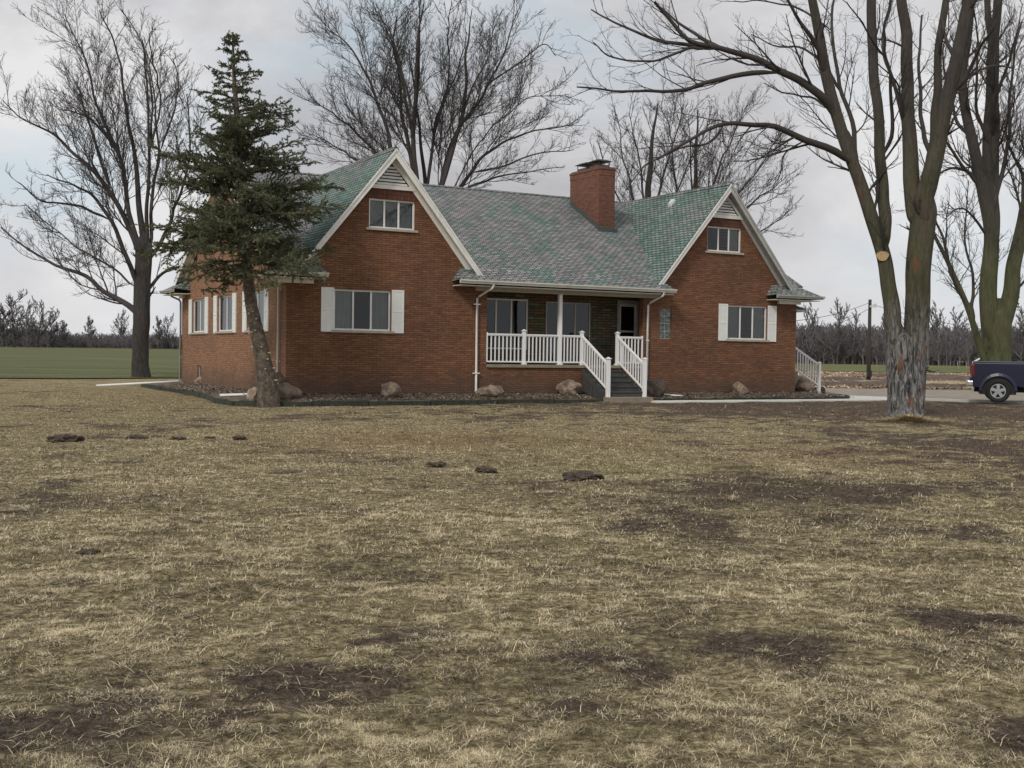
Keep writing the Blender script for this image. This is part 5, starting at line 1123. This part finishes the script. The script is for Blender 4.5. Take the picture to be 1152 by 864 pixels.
# ------------------------------------------------------------------ molehills and clods on the lawn
for i, (px, py, w, lab) in enumerate([(75, 496, .75, 'long low dark molehill at the far left of the lawn'), (155, 494, .42, 'dark molehill left of the spruce, first from the left of the small ones'), (200, 495, .34, 'small dark molehill second from the left of the small ones'), (236, 494, .26, 'smallest dark molehill of the row in front of the spruce'),
    (269, 494, .34, 'dark molehill nearly in line with the spruce'), (491, 524, .34, 'dark clod of earth at mid lawn below the left porch downspout, left one of two'), (548, 531, .40, 'dark clod of earth at mid lawn, right one of two'), (655, 539, .70, 'widest dark molehill at mid lawn below the porch'), (98, 624, .22, 'dark clod in the left foreground grass')]):
    g = on_ground(px, py); rs = np.random.RandomState(i); bm = bmesh.new(); bmesh.ops.create_icosphere(bm, subdivisions=4, radius=1)
    for v in bm.verts:
        p = np.array(v.co); n = fbm(np.array([p[0]*2+i*7]), np.array([p[1]*2+p[2]]), 1.4, 3, i)[0]-.5; f = 1+.9*n; v.co = (p[0]*w*.40*f, p[1]*w*.36*f, max(p[2], -.3)*w*.11*(1+2.2*n))
    me = bpy.data.meshes.new('molehill'); bm.to_mesh(me); bm.free(); o = link('molehill', me, M['clod']); o.location = (g[0], g[1], float(ground_z(g[0], g[1]))+.02); tag(o, lab, 'molehill', 'dark molehills and clods on the lawn')
# ------------------------------------------------------------------ dead grass blades
def blades(name, label, X, Y, ln, wd, tilt, col, zoff=0.0, seed=1, cat='grass', Zadd=None):
    rs = np.random.RandomState(seed); N = len(X); Z = ground_z(X, Y)+(fbm(X, Y, 1.6, 4, 6)-.5)*.10*np.clip((60-np.hypot(X, Y))/20, 0, 1)+zoff-.008
    if Zadd is not None: Z = Z+Zadd
    a = rs.rand(N)*2*np.pi; h = np.stack([np.cos(a), np.sin(a)], -1); s = np.stack([-h[:, 1], h[:, 0]], -1); ti = tilt; b = np.stack([X, Y, Z], -1)
    s3 = np.concatenate([s, np.zeros((N, 1))], 1)*wd[:, None]/2; cz = np.cos(ti)*ln; sz = np.sin(ti)*ln; curl = (rs.rand(N)-.5)*.5*ln
    mid = b+np.concatenate([h*(sz*.5)[:, None]+s*(curl*.25)[:, None], (cz*.62)[:, None]], 1); tip = b+np.concatenate([h*sz[:, None]+s*curl[:, None], (cz*(.75+.35*rs.rand(N)))[:, None]], 1)
    V = np.stack([b-s3, b+s3, mid-s3*.8, mid+s3*.8, tip], 1).reshape(-1, 3); i = np.arange(N)[:, None]*5; Q = i+np.array([0, 1, 3, 2]); T = i+np.array([2, 3, 4])
    o = link(name, np_mesh(name, V, Q, T, col=np.repeat(col, 5, 0)), M['grass']); tag(o, label, cat, kind='stuff'); print(name, N)
def lawn_blades():
    rs = np.random.RandomState(77); Ntot = 3100000
    y0, y1 = 3.9, 62.0; u = rs.rand(Ntot); Y = y0*(y1/y0)**(u**1.08)        # denser near the camera
    X = (rs.rand(Ntot)*2-1)*Y*.50
    so = soil_amount(X, Y); cl = fbm(X, Y, 4.5, 3, 7); keep = rs.rand(Ntot) < np.clip((1.02-.62*np.clip(so*1.1, 0, 1))*(.55+.9*sstep((cl-.32)/.3)), .05, 1)
    hu = (X-HX)*math.cos(TH)+(Y-HY)*math.sin(TH); hv = -(X-HX)*math.sin(TH)+(Y-HY)*math.cos(TH); keep &= ~((hu > -2.05) & (hu < 26) & (hv > -2.0)) & ~((hu > 10) & (hu < 25) & (hv > -2.85)); keep &= ~(Y > np.interp(X, [p[0] for p in DRV_F], [p[1] for p in DRV_F])-.1) | (X < 8)
    X, Y, so, cl = X[keep], Y[keep], so[keep], cl[keep]; N = len(X); k = rs.rand(N)
    dist = np.clip(Y/6, .8, 6)
    lump = fbm(X, Y, 9.0, 3, 2); ln = (.014+.026*rs.rand(N)**1.6)*(.8+.5*cl)*np.clip(dist, 1, 1.5); wd = (.0018+.0016*rs.rand(N))*dist**.85
    long = rs.rand(N) < .012; ln[long] *= 2.6
    tilt = np.radians(64+25*rs.rand(N)); tilt[rs.rand(N) < .035] *= .45
    tone = np.clip(.5+(fbm(X, Y, .9, 4, 3)-.5)*1.1+(lump-.5)*2.2+.22*rs.randn(N), 0, 1)[:, None]  # lump tops paler, hollows darker: exposure and shade put into the blade colour
    pal = np.array([(.05, .037, .025), (.17, .130, .076), (.36, .288, .168), (.57, .475, .295), (.82, .71, .48)]); idx = np.clip((tone[:, 0]*3.0+rs.rand(N)*2.6-.45), 0, 4).astype(int); col = pal[idx]*(.8+.4*rs.rand(N, 1))
    g = rs.rand(N) < .22*(1-tone[:, 0]); col[g] = np.array([.17, .15, .06])*(.7+.6*rs.rand(g.sum(), 1))
    d = rs.rand(N) < so*.95; col[d] = np.array([.105, .078, .06])*(.35+1.5*rs.rand(d.sum(), 1)**1.5)
    blades('dead_grass', 'short matted straw-coloured winter grass covering the lawn', X, Y, ln, wd, tilt, col, seed=3, Zadd=(lump-.35)*.035*np.clip(1.5-Y/20, .3, 1))
lawn_blades()
def clumps():
    """paler tufts and loose straws lying on the grass"""
    rs = np.random.RandomState(9); C_ = []
    for px, py, r, n in [(55, 835, .5, 120), (120, 800, .5, 80), (250, 812, .5, 80), (330, 855, .3, 600), (450, 600, .6, 900), (480, 592, .5, 700), (1010, 850, .3, 500), (860, 800, .25, 400), (935, 790, .2, 300), (240, 640, .4, 500), (700, 620, .5, 600), (960, 600, .6, 700), (600, 640, .4, 400), (1090, 760, .25, 300), (640, 850, .3, 400), (180, 690, .3, 400), (800, 640, .5, 500), (385, 760, .3, 120), (1000, 720, .2, 250), (90, 600, .5, 500)]:
        n = int(n*.45); c = on_ground(px, py); a = rs.rand(n)*6.28; q = 1.5*r*np.sqrt(rs.rand(n))*(.6+.8*rs.rand()); C_.append(np.stack([c[0]+np.cos(a)*q, c[1]+np.sin(a)*q*1.2], -1))
    P = np.concatenate(C_); N = len(P); ext = 2600; y = 4*(20/4)**rs.rand(ext); x = (rs.rand(ext)*2-1)*y*.48; P = np.concatenate([P, np.stack([x, y], -1)]); M_ = len(P)
    ln = .03+.05*rs.rand(M_)**1.5; ln[N:] = .05+.20*rs.rand(ext)**3; dist = np.clip(P[:, 1]/6, .8, 3); wd = (.0024+.0014*rs.rand(M_))*dist**.8; tilt = np.radians(45+42*rs.rand(M_)); tilt[N:] = np.radians(76+13*rs.rand(ext))
    col = np.array([.70, .60, .38])*(.65+.5*rs.rand(M_, 1)); blades('straw', 'pale longer straws and tufts lying over the lawn', P[:, 0], P[:, 1], ln, wd, tilt, col, seed=5, zoff=.02)
clumps()
def litter(name, label, cx, cy, rx, ry, n, h, seed, cols, Lr=(.1, .3)):
    rs = np.random.RandomState(seed); a = rs.rand(n)*6.28; q = np.sqrt(rs.rand(n)); q = np.abs(rs.randn(n))*.45; X = cx+np.cos(a)*q*rx; Y = cy+np.sin(a)*q*ry; Zadd = h*np.exp(-q**2*2.5)*rs.rand(n)*(.2+1.6*fbm(X, Y, 2.5, 3, 1)); cols = np.array(cols)
    blades(name, label, X, Y, Lr[0]+(Lr[1]-Lr[0])*rs.rand(n), .010+.008*rs.rand(n), np.radians(62+30*rs.rand(n)), cols[rs.randint(len(cols), size=n)]*(.6+.7*rs.rand(n, 1)), seed=seed, Zadd=Zadd, cat='grass')
c = on_ground(1022, 476); litter('straw_pile', 'heap of brown leaves and straw around the foot of the grey furrowed maple trunk', c[0], c[1]-.1, .95, 1.1, 2600, .14, 21, [(.50, .40, .23), (.34, .25, .15), (.20, .14, .09), (.62, .53, .32)])

def bed_litter():
    rs = np.random.RandomState(31); n = 13000; u = -1.4+24*rs.rand(n); v = -1.75*rs.rand(n); L_ = rs.rand(n) < .25; u[L_] = -1.35*rs.rand(L_.sum()); v[L_] = 13*rs.rand(L_.sum())**1.3; k = ~((u > 10.5) & (u < 12.9)); u, v = u[k], v[k]; X = HX+u*math.cos(TH)-v*math.sin(TH); Y = HY+u*math.sin(TH)+v*math.cos(TH); n = len(u)
    s = np.clip(np.where(v > 0, 1+u/1.4, 1+v/np.where(u > 12, 1.5, 1.85)), 0, 1); Z = HZ-.20+.17*s**.7+.02-ground_z(X, Y); cols = np.array([(.30, .24, .17), (.17, .12, .085), (.10, .075, .055), (.42, .36, .27), (.07, .055, .045)])
    blades('leaf_litter', 'dead leaves and grass bits scattered over the planting bed', X, Y, .04+.10*rs.rand(n), .02+.03*rs.rand(n), np.radians(70+18*rs.rand(n)), cols[rs.randint(5, size=n)]*(.7+.6*rs.rand(n, 1)), seed=33, Zadd=Z-(fbm(X, Y, 1.6, 4, 6)-.5)*.10*np.clip((60-np.hypot(X, Y))/20, 0, 1), cat='leaf litter')
bed_litter()

def field_litter():
    rs = np.random.RandomState(41); n = 16000; Y = 61.5+75*rs.rand(n)**1.4; X = Y*(.24+.24*rs.rand(n)); cl = fbm(X, Y*2.2, .5, 4, 3); k = rs.rand(n) < sstep((cl-.40)/.2); X, Y = X[k], Y[k]; n = len(X); t = fbm(X, Y*3, .35, 3, 6)
    cols = np.where((t > .5)[:, None], np.array([(.52, .40, .29)]), np.array([(.20, .15, .105)]))*(.6+.9*rs.rand(n, 1)); blades('field_litter', 'broken stalks and clods littering the rough ground beyond the drive', X, Y, .12+.3*rs.rand(n), .06+.10*rs.rand(n), np.radians(62+26*rs.rand(n)), cols, seed=43, zoff=.06, cat='field litter')
field_litter()
